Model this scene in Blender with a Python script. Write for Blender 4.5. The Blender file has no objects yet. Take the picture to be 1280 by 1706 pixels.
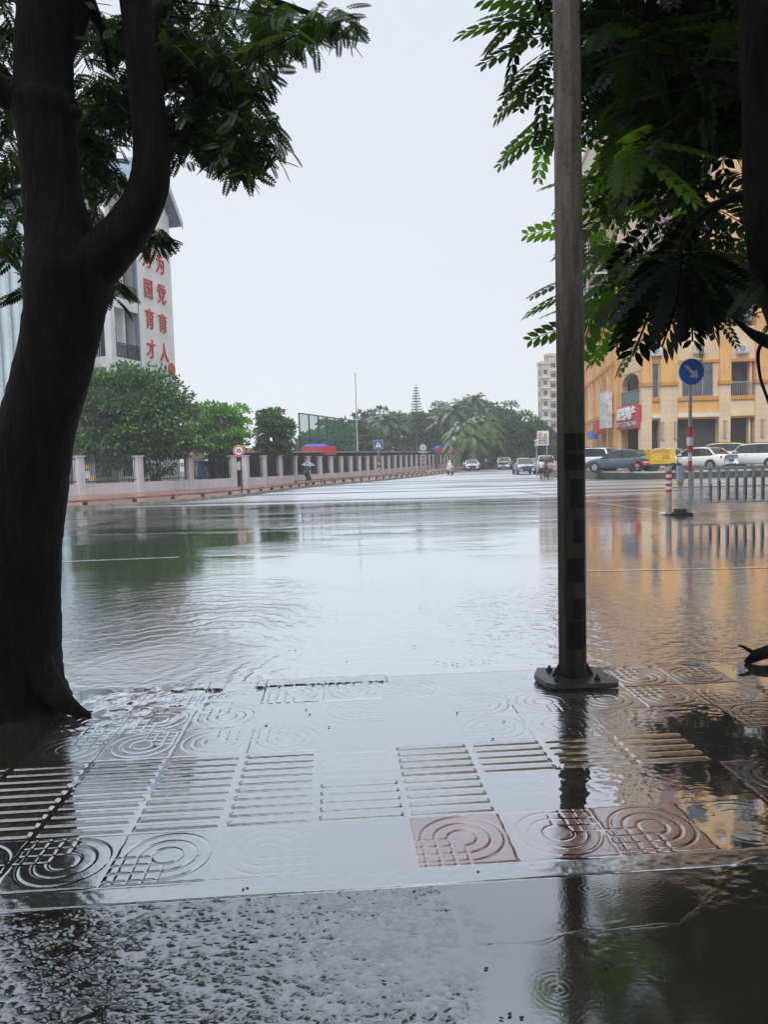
import bpy, math, random
import numpy as np
from mathutils import Vector, Matrix

random.seed(7)
rng = np.random.default_rng(11)
sc = bpy.context.scene
COL = sc.collection
R = math.radians
PI = math.pi

# ------------------------------------------------------------------ camera
H = 1.65                      # eye height above the pavement
F = 1232.0                    # focal length in photo pixels (photo is 1280 x 1706)
PITCH = math.atan2(853 - 761, F)
ROLL = R(1.5)
FWD = np.array([0, math.cos(PITCH), -math.sin(PITCH)])
_u = np.array([0, math.sin(PITCH), math.cos(PITCH)])
_r = np.array([1.0, 0, 0])
RT = _r * math.cos(ROLL) - _u * math.sin(ROLL)
UP = _u * math.cos(ROLL) + _r * math.sin(ROLL)


def ray(px, py):
    return FWD + RT * ((px - 640) / F) - UP * ((py - 853) / F)


def P(px, py, Y):
    """point seen at photo pixel (px,py) whose distance along +Y is Y metres"""
    d = ray(px, py)
    return np.array([0, 0, H]) + d * (Y / d[1])


def G(px, py, z=0.0):
    d = ray(px, py)
    return np.array([0, 0, H]) + d * ((z - H) / d[2])


def zg(Y):
    """the junction is level, then the street runs gently downhill"""
    t = min(max((Y - 25) / 50.0, 0), 1)
    return -0.5 * (t * t * (3 - 2 * t) * 0.4 + t * 0.6)


def GZ(px, py):
    """ground point (sloping street) under a pixel"""
    z = 0.0
    for _ in range(12):
        p = G(px, py, z)
        z = 0.5 * z + 0.5 * zg(p[1])
    return p


cam = bpy.data.cameras.new('camera')
cam.sensor_fit = 'VERTICAL'
cam.sensor_height = 24.0
cam.lens = 24.0 * F / 1706.0
cam.clip_start = 0.05
cam.clip_end = 5000
co = bpy.data.objects.new('camera', cam)
COL.objects.link(co)
m = Matrix(((RT[0], UP[0], -FWD[0], 0), (RT[1], UP[1], -FWD[1], 0), (RT[2], UP[2], -FWD[2], H), (0, 0, 0, 1)))
co.matrix_world = m
sc.camera = co

# ------------------------------------------------------------------ helpers


def tag(o, label=None, cat=None, group=None, kind=None):
    if label: o['label'] = label
    if cat: o['category'] = cat
    if group: o['group'] = group
    if kind: o['kind'] = kind
    return o


def thing(name, label, cat, loc=(0, 0, 0), rz=0.0, group=None):
    o = bpy.data.objects.new(name, None)
    o.empty_display_size = 0.2
    COL.objects.link(o)
    o.location = [float(v) for v in loc]
    o.rotation_euler = (0, 0, rz)
    return tag(o, label, cat, group)


def dup(root, loc, rz=None, label=None, group=None):
    r = root.copy(); COL.objects.link(r)
    r.location = [float(v) for v in loc]
    if rz is not None: r.rotation_euler = (0, 0, rz)
    if label: r['label'] = label
    if group: r['group'] = group
    for ch in list(root.children):
        c = ch.copy(); COL.objects.link(c); c.parent = r
        for g in list(ch.children):
            d = g.copy(); COL.objects.link(d); d.parent = c
    return r


def link(name, me, mats, parent=None, smooth=False, loc=None):
    if not isinstance(mats, (list, tuple)): mats = [mats]
    for mm in mats: me.materials.append(mm)
    if smooth:
        me.polygons.foreach_set('use_smooth', [True] * len(me.polygons))
    o = bpy.data.objects.new(name, me)
    COL.objects.link(o)
    if parent is not None: o.parent = parent
    if loc is not None: o.location = [float(v) for v in loc]
    return o


class MB:
    """collects shapes and links them as ONE mesh object"""

    def __init__(self): self.v = []; self.f = []; self.mi = []; self.cur = 0

    def add(self, vs, fs):
        b = len(self.v)
        self.v += [tuple(float(c) for c in v) for v in vs]
        self.f += [tuple(b + i for i in f) for f in fs]
        self.mi += [self.cur] * len(fs)
        return self

    def box(self, x0, x1, y0, y1, z0, z1):
        v = [(x, y, z) for z in (z0, z1) for y in (y0, y1) for x in (x0, x1)]
        return self.add(v, [(0, 2, 3, 1), (4, 5, 7, 6), (0, 1, 5, 4), (2, 6, 7, 3), (0, 4, 6, 2), (1, 3, 7, 5)])

    def bar(self, a, b, w, h=None):
        """rectangular bar from a to b"""
        h = h or w
        a = Vector(a); b = Vector(b); d = (b - a).normalized()
        s = d.cross(Vector((0, 0, 1)))
        if s.length < 1e-4: s = Vector((1, 0, 0))
        s.normalize(); u = s.cross(d)
        v = []
        for p in (a, b):
            for (i, j) in ((-1, -1), (1, -1), (1, 1), (-1, 1)):
                v.append(p + s * (w / 2 * i) + u * (h / 2 * j))
        return self.add(v, [(3, 2, 1, 0), (4, 5, 6, 7), (0, 1, 5, 4), (1, 2, 6, 5), (2, 3, 7, 6), (3, 0, 4, 7)])

    def tube(self, pts, rad, n=10, cap=True, wob=0.0, squash=1.0):
        pts = [Vector(p) for p in pts]
        if not isinstance(rad, (list, tuple, np.ndarray)): rad = [rad] * len(pts)
        d0 = (pts[1] - pts[0]).normalized()
        s = d0.cross(Vector((0, 1, 0.01)))
        if s.length < 1e-3: s = d0.cross(Vector((1, 0, 0)))
        s.normalize()
        vs = []
        for i, p in enumerate(pts):
            a = pts[max(i - 1, 0)]; b = pts[min(i + 1, len(pts) - 1)]
            d = (b - a).normalized()
            s = (s - d * s.dot(d)).normalized(); u = d.cross(s)
            for k in range(n):
                t = 2 * PI * k / n
                r = rad[i] * (1 + (wob * (math.sin(3 * t + i * .35) * .5 + math.sin(5 * t - i * .23) * .35 + random.uniform(-.5, .5)) if wob else 0))
                vs.append(p + s * (r * math.cos(t)) + u * (r * squash * math.sin(t)))
        fs = []
        for i in range(len(pts) - 1):
            for k in range(n):
                a = i * n + k; b = i * n + (k + 1) % n
                fs.append((a, b, b + n, a + n))
        if cap:
            fs.append(tuple(range(n - 1, -1, -1)))
            fs.append(tuple((len(pts) - 1) * n + k for k in range(n)))
        return self.add(vs, fs)

    def lathe(self, prof, n=16, c=(0, 0, 0), sx=1.0, sy=1.0):
        vs = []
        for r, z in prof:
            for k in range(n):
                t = 2 * PI * k / n
                vs.append((c[0] + r * sx * math.cos(t), c[1] + r * sy * math.sin(t), c[2] + z))
        fs = []
        for i in range(len(prof) - 1):
            for k in range(n):
                a = i * n + k; b = i * n + (k + 1) % n
                fs.append((a, b, b + n, a + n))
        fs.append(tuple(range(n - 1, -1, -1)))
        fs.append(tuple((len(prof) - 1) * n + k for k in range(n)))
        return self.add(vs, fs)

    def prism(self, poly, y0, y1):
        """polygon in x,z extruded from y0 to y1"""
        n = len(poly)
        vs = [(x, y0, z) for x, z in poly] + [(x, y1, z) for x, z in poly]
        fs = [tuple(range(n)), tuple(range(2 * n - 1, n - 1, -1))]
        for k in range(n):
            fs.append((k, n + k, n + (k + 1) % n, (k + 1) % n))
        return self.add(vs, fs)

    def slab(self, poly, z0, z1):
        """polygon in x,y between two heights (z values may be callables of y)"""
        f0 = z0 if callable(z0) else (lambda y: z0)
        f1 = z1 if callable(z1) else (lambda y: z1)
        n = len(poly)
        vs = [(x, y, f0(y)) for x, y in poly] + [(x, y, f1(y)) for x, y in poly]
        fs = [tuple(range(n - 1, -1, -1)), tuple(range(n, 2 * n))]
        for k in range(n):
            fs.append((k, (k + 1) % n, n + (k + 1) % n, n + k))
        return self.add(vs, fs)

    def build(self, name, mats, parent=None, smooth=False, loc=None, origin=None):
        v = self.v
        if origin is not None:
            v = [(a - origin[0], b - origin[1], c - origin[2]) for a, b, c in v]
        me = bpy.data.meshes.new(name)
        me.from_pydata(v, [], self.f)
        me.polygons.foreach_set('material_index', self.mi)
        me.update()
        return link(name, me, mats, parent, smooth, loc)


def rbox(w, d, h, r=0.02, z0=0.0):
    """box with bevelled vertical edges as an MB"""
    pts = []
    for cx, cy, a0 in ((w / 2 - r, d / 2 - r, 0), (-w / 2 + r, d / 2 - r, 90), (-w / 2 + r, -d / 2 + r, 180), (w / 2 - r, -d / 2 + r, 270)):
        for k in range(3):
            t = R(a0 + 45 * k)
            pts.append((cx + r * math.cos(t), cy + r * math.sin(t)))
    return MB().slab(pts, z0, z0 + h)


def np_mesh(name, V, Fc, attrs=None):
    """V (n,3), Fc (m,k) arrays -> mesh; attrs: dict name -> per-vertex floats or colours"""
    me = bpy.data.meshes.new(name)
    V = np.asarray(V, dtype=np.float32); Fc = np.asarray(Fc, dtype=np.int32)
    n, (mm, k) = len(V), Fc.shape
    me.vertices.add(n); me.vertices.foreach_set('co', V.ravel())
    me.loops.add(mm * k); me.loops.foreach_set('vertex_index', Fc.ravel())
    me.polygons.add(mm)
    me.polygons.foreach_set('loop_start', np.arange(0, mm * k, k, dtype=np.int32))
    for an, av in (attrs or {}).items():
        av = np.asarray(av, dtype=np.float32)
        if av.ndim == 1:
            a = me.attributes.new(an, 'FLOAT', 'POINT'); a.data.foreach_set('value', av)
        else:
            a = me.attributes.new(an, 'FLOAT_COLOR', 'POINT')
            c4 = np.ones((n, 4), dtype=np.float32); c4[:, :3] = av
            a.data.foreach_set('color', c4.ravel())
    me.update(calc_edges=True)
    return me


def spline(pts, n):
    """Catmull-Rom through points (any dimension), n samples per span"""
    p = np.array([pts[0]] + list(pts) + [pts[-1]], dtype=float)
    out = []
    for i in range(1, len(p) - 2):
        for t in np.linspace(0, 1, n, endpoint=False):
            a, b, c, d = p[i - 1:i + 3]
            out.append(.5 * ((2 * b) + (c - a) * t + (2 * a - 5 * b + 4 * c - d) * t * t + (3 * b - a - 3 * c + d) * t ** 3))
    out.append(p[-2])
    return np.array(out)


def vnoise(x, y, seed=0):
    """smooth value noise, arrays in, 0..1 out"""
    xi = np.floor(x).astype(np.int64); yi = np.floor(y).astype(np.int64)
    fx = x - xi; fy = y - yi
    fx = fx * fx * (3 - 2 * fx); fy = fy * fy * (3 - 2 * fy)

    def hsh(a, b):
        h = (a * 374761393 + b * 668265263 + seed * 974711) & 0xFFFFFFFF
        h = ((h ^ (h >> 13)) * 1274126177) & 0xFFFFFFFF
        return ((h ^ (h >> 16)) & 0xFFFF) / 65535.0
    return (hsh(xi, yi) * (1 - fx) * (1 - fy) + hsh(xi + 1, yi) * fx * (1 - fy)
            + hsh(xi, yi + 1) * (1 - fx) * fy + hsh(xi + 1, yi + 1) * fx * fy)


_txt = {}


def text_mesh(body, size, depth=0.01, align='CENTER', bold=0.0, squeeze=1.0):
    """flat lettering in the XZ plane facing -Y (mesh made from a font curve)"""
    cu = bpy.data.curves.new('lettering', 'FONT')
    cu.body = body; cu.size = size; cu.extrude = depth / 2; cu.offset = bold
    cu.align_x = align; cu.align_y = 'CENTER'; cu.resolution_u = 2
    o = bpy.data.objects.new('lettering', cu)
    COL.objects.link(o)
    bpy.context.view_layer.update()
    me = bpy.data.meshes.new_from_object(o.evaluated_get(bpy.context.evaluated_depsgraph_get()))
    bpy.data.objects.remove(o); bpy.data.curves.remove(cu)
    me.transform(Matrix.Diagonal((squeeze, 1, 1, 1)))
    me.transform(Matrix.Rotation(PI / 2, 4, 'X'))
    me.materials.clear()
    return me


def lettering(body, size, mat, parent, loc, rz=0, **k):
    o = link('lettering', text_mesh(body, size, **k), mat, parent, loc=loc)
    o.rotation_euler = (0, 0, rz)
    return o

# ------------------------------------------------------------------ materials


def nodes(name):
    mt = bpy.data.materials.new(name); mt.use_nodes = True
    nt = mt.node_tree
    return mt, nt, nt.nodes['Principled BSDF'], nt.nodes['Material Output']


def N(nt, t, **kw):
    n = nt.nodes.new(t)
    for k, v in kw.items():
        if k.startswith('_'): setattr(n, k[1:], v)
        else: n.inputs[k.replace('__', ' ')].default_value = v
    return n


def mth(nt, op, a, b=None, clamp=False):
    n = nt.nodes.new('ShaderNodeMath'); n.operation = op; n.use_clamp = clamp
    for i, s in enumerate((a, b)):
        if s is None: continue
        if isinstance(s, (int, float)): n.inputs[i].default_value = s
        else: nt.links.new(s, n.inputs[i])
    return n.outputs[0]


def mapr(nt, s, a, b, c=0.0, d=1.0):
    n = nt.nodes.new('ShaderNodeMapRange'); n.clamp = True
    n.interpolation_type = 'SMOOTHSTEP'
    nt.links.new(s, n.inputs[0])
    for i, v in enumerate((a, b, c, d)): n.inputs[i + 1].default_value = v
    return n.outputs[0]


def mixc(nt, fac, a, b, mode='MIX'):
    n = nt.nodes.new('ShaderNodeMix'); n.data_type = 'RGBA'; n.blend_type = mode
    for i, s in ((0, fac), (6, a), (7, b)):
        if isinstance(s, (int, float)): n.inputs[i].default_value = s
        elif isinstance(s, (tuple, list)): n.inputs[i].default_value = (*s[:3], 1)
        else: nt.links.new(s, n.inputs[i])
    return n.outputs[2]


def plain(name, col, rough=0.5, metal=0.0, var=0.12, scale=6.0, stretch=(1, 1, 1), bump=0.0, spec=0.5):
    """procedural paint / stone / plastic: base colour broken up by noise"""
    mt, nt, b, out = nodes(name)
    L = nt.links.new
    tc = N(nt, 'ShaderNodeTexCoord'); mp = N(nt, 'ShaderNodeMapping'); mp.inputs['Scale'].default_value = stretch
    L(tc.outputs['Object'], mp.inputs[0])
    nz = N(nt, 'ShaderNodeTexNoise', Scale=scale, Detail=5.0, Roughness=.6); L(mp.outputs[0], nz.inputs['Vector'])
    lo = tuple(c * (1 - var * 1.6) for c in col); hi = tuple(min(1, c * (1 + var)) for c in col)
    L(mixc(nt, mapr(nt, nz.outputs[0], .3, .7), lo, hi), b.inputs['Base Color'])
    b.inputs['Roughness'].default_value = rough; b.inputs['Metallic'].default_value = metal
    b.inputs['Specular IOR Level'].default_value = spec
    if bump:
        bp = N(nt, 'ShaderNodeBump', Strength=bump, Distance=.02); L(nz.outputs[0], bp.inputs['Height']); L(bp.outputs[0], b.inputs['Normal'])
    return mt


def wall_mat(name, col, streak=0.25, rough=0.8, joints=None, dirt=(0.22, 0.2, 0.17)):
    """rendered wall with rain streaks running down it, optional block joints (w,h)"""
    mt, nt, b, out = nodes(name)
    L = nt.links.new
    tc = N(nt, 'ShaderNodeTexCoord')
    mp = N(nt, 'ShaderNodeMapping'); mp.inputs['Scale'].default_value = (2.2, 2.2, .16); L(tc.outputs['Object'], mp.inputs[0])
    n1 = N(nt, 'ShaderNodeTexNoise', Scale=1.6, Detail=6.0, Roughness=.65); L(mp.outputs[0], n1.inputs['Vector'])
    n2 = N(nt, 'ShaderNodeTexNoise', Scale=.7, Detail=5.0); L(tc.outputs['Object'], n2.inputs['Vector'])
    f = mth(nt, 'MULTIPLY', mapr(nt, n1.outputs[0], .5, .78), streak)
    c = mixc(nt, mapr(nt, n2.outputs[0], .3, .7), tuple(x * .9 for x in col), tuple(min(1, x * 1.06) for x in col))
    c = mixc(nt, f, c, dirt)
    if joints:
        sx = N(nt, 'ShaderNodeSeparateXYZ'); L(tc.outputs['Object'], sx.inputs[0])
        fr = mth(nt, 'FRACT', mth(nt, 'DIVIDE', sx.outputs[2], joints))
        c = mixc(nt, mth(nt, 'MULTIPLY', mth(nt, 'LESS_THAN', fr, .06), .45), c, tuple(x * .5 for x in col))
    L(c, b.inputs['Base Color'])
    b.inputs['Roughness'].default_value = rough; b.inputs['Specular IOR Level'].default_value = .25
    return mt


def glass_mat(name, col=(.03, .04, .05), rough=.06):
    mt, nt, b, out = nodes(name)
    tc = N(nt, 'ShaderNodeTexCoord'); nz = N(nt, 'ShaderNodeTexNoise', Scale=.9, Detail=2.0)
    nt.links.new(tc.outputs['Object'], nz.inputs['Vector'])
    nt.links.new(mixc(nt, mapr(nt, nz.outputs[0], .35, .65), tuple(c * .6 for c in col), tuple(c * 1.6 for c in col)), b.inputs['Base Color'])
    b.inputs['Roughness'].default_value = rough; b.inputs['Specular IOR Level'].default_value = .9
    return mt


def leaf_mat(name, dark, light, trans=.25, gloss=.05, rough=.45):
    """foliage; point attribute v picks each leaf's own green"""
    mt, nt, b, out = nodes(name)
    L = nt.links.new
    at = N(nt, 'ShaderNodeAttribute', _attribute_name='v')
    c = mixc(nt, at.outputs['Fac'], dark, light)
    nt.nodes.remove(b)
    df = N(nt, 'ShaderNodeBsdfDiffuse'); tr = N(nt, 'ShaderNodeBsdfTranslucent'); gl = N(nt, 'ShaderNodeBsdfGlossy', Roughness=rough)
    L(c, df.inputs[0]); L(mixc(nt, 1.0, c, (1.3, 1.4, .65), 'MULTIPLY'), tr.inputs[0])
    gl.inputs[0].default_value = (.8, .85, .9, 1)
    m1 = N(nt, 'ShaderNodeMixShader', Fac=trans); L(df.outputs[0], m1.inputs[1]); L(tr.outputs[0], m1.inputs[2])
    fr = N(nt, 'ShaderNodeFresnel', IOR=1.4)
    m2 = N(nt, 'ShaderNodeMixShader'); L(mth(nt, 'MULTIPLY', fr.outputs[0], gloss * 4), m2.inputs[0])
    L(m1.outputs[0], m2.inputs[1]); L(gl.outputs[0], m2.inputs[2])
    L(m2.outputs[0], out.inputs[0])
    return mt


def bark_mat(name, dark, light, scale=9.0):
    mt, nt, b, out = nodes(name)
    L = nt.links.new
    tc = N(nt, 'ShaderNodeTexCoord'); mp = N(nt, 'ShaderNodeMapping'); mp.inputs['Scale'].default_value = (1, 1, .14)
    L(tc.outputs['Object'], mp.inputs[0])
    n1 = N(nt, 'ShaderNodeTexNoise', Scale=scale, Detail=8.0, Roughness=.7); L(mp.outputs[0], n1.inputs['Vector'])
    vr = N(nt, 'ShaderNodeTexVoronoi', Scale=scale * 1.6, _feature='DISTANCE_TO_EDGE'); L(mp.outputs[0], vr.inputs['Vector'])
    h = mth(nt, 'ADD', n1.outputs[0], mth(nt, 'MULTIPLY', mapr(nt, vr.outputs[0], 0, .2), .35))
    L(mixc(nt, mapr(nt, n1.outputs[0], .35, .7), dark, light), b.inputs['Base Color'])
    bp = N(nt, 'ShaderNodeBump', Strength=.7, Distance=.02); L(h, bp.inputs['Height']); L(bp.outputs[0], b.inputs['Normal'])
    b.inputs['Roughness'].default_value = .7; b.inputs['Specular IOR Level'].default_value = .06
    return mt


def wet_output(nt, out, base, normal, rough, f0=.16, power=1.7, spec_tint=(1, 1, 1), dry=None):
    """a film of water over a diffuse base: mirror share grows towards grazing view"""
    L = nt.links.new
    df = N(nt, 'ShaderNodeBsdfDiffuse')
    if isinstance(base, tuple): df.inputs[0].default_value = (*base, 1)
    else: L(base, df.inputs[0])
    gl = N(nt, 'ShaderNodeBsdfGlossy'); gl.inputs[0].default_value = (*spec_tint, 1)
    if isinstance(rough, (int, float)): gl.inputs['Roughness'].default_value = rough
    else: L(rough, gl.inputs['Roughness'])
    lw = N(nt, 'ShaderNodeLayerWeight', Blend=.5)
    if normal is not None:
        L(normal, df.inputs['Normal']); L(normal, gl.inputs['Normal']); L(normal, lw.inputs['Normal'])
    f = mth(nt, 'POWER', lw.outputs['Facing'], power)
    f0s = f0
    if isinstance(f0, (int, float)):
        f = mth(nt, 'ADD', mth(nt, 'MULTIPLY', f, 1 - f0), f0)
    else:
        f = mth(nt, 'ADD', mth(nt, 'MULTIPLY', f, mth(nt, 'SUBTRACT', 1.0, f0)), f0)
    if dry is not None: f = mth(nt, 'MULTIPLY', f, mth(nt, 'SUBTRACT', 1.0, dry))
    mx = N(nt, 'ShaderNodeMixShader'); L(f, mx.inputs[0]); L(df.outputs[0], mx.inputs[1]); L(gl.outputs[0], mx.inputs[2])
    L(mx.outputs[0], out.inputs[0])


# --- paints and plain surfaces
WHITE = plain('white_paint', (.78, .79, .8), .5, var=.05)
GREY = plain('grey_metal_paint', (.34, .37, .4), .4, var=.1)
STEELBLUE = plain('grey_blue_metal', (.33, .42, .48), .35, var=.1)
DBLUE = plain('dark_blue_paint', (.05, .09, .2), .4)
RED = plain('red_reflective', (.55, .03, .05), .35)
DARK = plain('dark_rubber', (.012, .012, .013), .6)
BLACK = plain('black_plastic', (.008, .008, .009), .5)
BLUE = plain('blue_sign_face', (.008, .15, .85), .35, var=.05)
NAVY = plain('navy_sign_face', (.02, .09, .3), .35, var=.05)
SIGNW = plain('white_sign_face', (.8, .8, .82), .4, var=.03)
YEL = plain('yellow_panel', (.75, .52, .04), .5, var=.15, scale=9)
ORANGE = plain('orange_print', (.7, .28, .04), .5)
CHROME = plain('bright_metal', (.6, .62, .64), .25, .9, var=.05)
RUST = plain('weathered_brown_rail', (.28, .19, .15), .55, var=.3, scale=3)

# ------------------------------------------------------------------ world, sun, haze
SUN_EL, SUN_ROT = 52.0, 205.0      # high and behind the viewer's left shoulder, veiled by cloud
w = bpy.data.worlds.new('World'); sc.world = w; w.use_nodes = True
nt = w.node_tree; L = nt.links.new
bg = nt.nodes['Background']
sky = N(nt, 'ShaderNodeTexSky', _sky_type='NISHITA', _sun_disc=False, _sun_elevation=R(SUN_EL), _sun_rotation=R(SUN_ROT))
tc = N(nt, 'ShaderNodeTexCoord'); sx = N(nt, 'ShaderNodeSeparateXYZ'); L(tc.outputs['Generated'], sx.inputs[0])
nz = N(nt, 'ShaderNodeTexNoise', Scale=1.6, Detail=4.0); L(tc.outputs['Generated'], nz.inputs['Vector'])
# an even deck of rain cloud in front of the clear sky
cl = mixc(nt, mapr(nt, sx.outputs[2], 0, .75), (9.9, 10.3, 10.7), (9.0, 9.6, 10.7))
cl = mixc(nt, mapr(nt, sx.outputs[2], .53, .85), cl, (19, 20.5, 22))
cl = mixc(nt, mapr(nt, nz.outputs[0], .3, .7), cl, mixc(nt, 1.0, cl, (.93, .935, .945), 'MULTIPLY'))
L(mixc(nt, .93, sky.outputs[0], cl), bg.inputs[0])
bg.inputs[1].default_value = .08

sl = bpy.data.lights.new('sun', 'SUN'); sl.energy = 1.5; sl.angle = R(28); sl.color = (1, .97, .92)
so = bpy.data.objects.new('sun', sl); COL.objects.link(so)
az = R(SUN_ROT)
sd = Vector((math.sin(az) * math.cos(R(SUN_EL)), math.cos(az) * math.cos(R(SUN_EL)), math.sin(R(SUN_EL))))
so.rotation_euler = sd.to_track_quat('Z', 'Y').to_euler()
sc.view_settings.view_transform = 'Standard'; sc.view_settings.look = 'None'
sc.view_settings.exposure = 0.24; sc.view_settings.gamma = 1
sc.cycles.max_bounces = 7; sc.cycles.diffuse_bounces = 3; sc.cycles.glossy_bounces = 4
sc.cycles.transmission_bounces = 4; sc.cycles.transparent_max_bounces = 16; sc.cycles.volume_bounces = 1
sc.cycles.caustics_reflective = False; sc.cycles.caustics_refractive = False
sc.cycles.use_denoising = True

HAZE = True
if HAZE:
    hm, hnt, hb, hout = nodes('rain_haze'); hnt.nodes.remove(hb)
    pv = N(hnt, 'ShaderNodeVolumePrincipled', Density=.0012, Anisotropy=.1)
    pv.inputs['Color'].default_value = (.93, .96, 1, 1)
    hnt.links.new(pv.outputs[0], hout.inputs['Volume'])
    hz = MB().box(-95, 150, -22, 300, -2.2, 75).build('haze', hm)
    tag(hz, kind='stuff')

# ------------------------------------------------------------------ near pavement (tiles, puddles, rough concrete)
A0 = G(697, 1447)[:2]; TS = .42; TA = R(3.7)
gx = np.concatenate([-np.geomspace(9, 3.35, 40), np.arange(-3.3, 3.3, .0068), np.geomspace(3.35, 9, 40)])
gy = np.geomspace(1.5, 6.25, 1060)
X, Y = np.meshgrid(gx, gy)
U = ((X - A0[0]) * math.cos(TA) + (Y - A0[1]) * math.sin(TA)) / TS
V = (-(X - A0[0]) * math.sin(TA) + (Y - A0[1]) * math.cos(TA)) / TS
VEND = 6.22
I = np.floor(U).astype(int); J = np.floor(V).astype(int)
lu = U - I; lv = V - J
TH = {(0, 0): .0045, (1, 0): .0002, (2, 0): .001, (3, 0): -.002, (-1, 0): -.003, (-2, 0): .0002, (-3, 0): .0032, (-4, 0): .0022, (-5, 0): .002, (-6, 0): .001,
      (-4, 1): .003, (-3, 1): .0034, (-2, 1): .0028, (-1, 1): .003, (0, 1): .0026, (1, 1): -.004, (2, 1): -.004, (-5, 1): .0025, (-6, 1): .002,
      (-5, 2): .003, (-4, 2): .003, (-3, 2): .0034, (-2, 2): .003, (-1, 2): .0004, (0, 2): .0062, (1, 2): .0034, (2, 2): .003, (3, 2): .0006, (-6, 2): .002,
      (-5, 3): .001, (-4, 3): .002, (-3, 3): .0013, (-2, 3): .0024, (-1, 3): -.004, (0, 3): -.0035, (1, 3): .0014, (2, 3): .0004, (3, 3): -.001,
      (-5, 4): .003, (-4, 4): .004, (-3, 4): .0035, (-2, 4): -.003, (-1, 4): .0012, (0, 4): -.003, (1, 4): .0018, (2, 4): .0012, (3, 4): .0014, (4, 4): .002,
      (-5, 5): .006, (-4, 5): .005, (-3, 5): .001, (-2, 5): .0075, (-1, 5): .006, (0, 5): .0035, (1, 5): .0005, (2, 5): .001, (3, 5): .002, (4, 5): .0025, (5, 5): .002}
RIB = {(i, 2) for i in range(-9, 4)} | {(i, 1) for i in range(-9, 1)}
REDT = {(0, 0), (1, 0), (2, 0)}
DRY = np.zeros(X.shape); T = np.full(X.shape, -.003); colr = np.empty(X.shape + (3,)); colr[:] = (.085, .078, .07)
key = I * 100 + J


def edge(d, wdt, soft):
    return np.clip((d - wdt) / soft, 0, 1)


big = vnoise(X * 1.3, Y * 1.3, 3); mid = vnoise(X * 9, Y * 9, 5); fine = vnoise(X * 45, Y * 45, 6); fin2 = vnoise(X * 110, Y * 110, 8)
tr = random.Random(5)
for i in range(-14, 16):
    for j in range(0, 7):
        mk = (I == i) & (J == j)
        if not mk.any(): continue
        a = lu[mk]; b = lv[mk]
        t = TH.get((i, j), tr.uniform(-.004, .0005))
        t = t + (a - .5) * tr.uniform(-.0014, .0014) + (b - .5) * tr.uniform(-.0014, .0014)
        if (i, j) in RIB:
            q = np.abs((b * 5) % 1 - .5)
            rib = np.clip((.34 - q) / .13, 0, 1) * np.clip((np.minimum(a, 1 - a) - .035) / .02, 0, 1)
            t = t + (.0035 if TH.get((i, j), 0) > .001 else .0012) - (.010 if TH.get((i, j), 0) > .001 else .0062) * (1 - rib)
            c = np.array((.34, .29, .2)) if i in (0, 1) else np.array((.3, .17, .06)) if i >= 2 else np.array((.15, .12, .08))  # amber on the right ribbed tiles: the orange facade's reflection put into colour
        else:
            fx, fy = [(1, 1), (-1, 1), (1, -1), (-1, -1)][tr.randrange(4)] if (i, j) not in ((0, 0), (-3, 0), (2, 0)) else (1, 1)
            x = (a - .52) * fx; y = (b - .5) * fy
            r = np.hypot(x, y)
            g = edge(np.abs(r - .15), .008, .012)
            ring = np.minimum(edge(np.abs(r - .29), .008, .012), edge(np.abs(r - .43), .008, .012))
            grid = np.ones_like(a)
            for k in (.0, -.14, -.28, -.42):
                grid = np.minimum(grid, edge(np.abs(x - k), .007, .012)); grid = np.minimum(grid, edge(np.abs(y - k), .007, .012))
            quad = (x < 0) & (y < 0)
            pat = np.where(quad, np.where(r > .16, grid, 1), ring)
            spoke = np.where((x < 0) & (y >= 0), edge(np.abs(y), .007, .012), np.where((x >= 0) & (y < 0), edge(np.abs(x), .007, .012), 1))
            pat = np.minimum(np.minimum(pat, g), np.where(r > .16, spoke, 1))
            t = t - .0048 * (1 - pat)
            c = np.array((.5, .27, .24)) if (i, j) == (0, 0) else np.array((.3, .085, .06)) if (i, j) in REDT else np.array((.1, .088, .08)) * tr.uniform(.8, 1.15)
        dj = np.minimum(np.minimum(a, 1 - a), np.minimum(b, 1 - b))
        t = t - .009 * (1 - edge(dj, .010, .016))
        T[mk] = t; DRY[mk] = .34 if (i, j) == (0, 0) else .16 if (i, j) in ((0, 2), (1, 2), (0, 1)) else 0.0
        colr[mk] = c
T += (mid - .5) * .0008 + (fine - .5) * .0005
# left rear corner: tiles broken and muddied by the tree root
mess = np.clip(1 - np.hypot((X + 1.75) / .75, (Y - 5.1) / .75), 0, 1) ** .6
T += mess * ((vnoise(X * 14, Y * 14, 21) - .5) * .032 + (vnoise(X * 40, Y * 40, 22) - .5) * .006)
colr = colr * (1 - mess[..., None] * .5) + np.array((.1, .07, .045)) * mess[..., None] * .5
# lip of the edge stones: a dark step facing us
lip = (V > 5.84 + .03 * (mid - .5)) & (V < 6.3) & (((U > -2.15) & (U < .12)) | ((U > -3.6) & (U < -2.7)))
T[lip] = T[lip] * .5 + .0175
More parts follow.
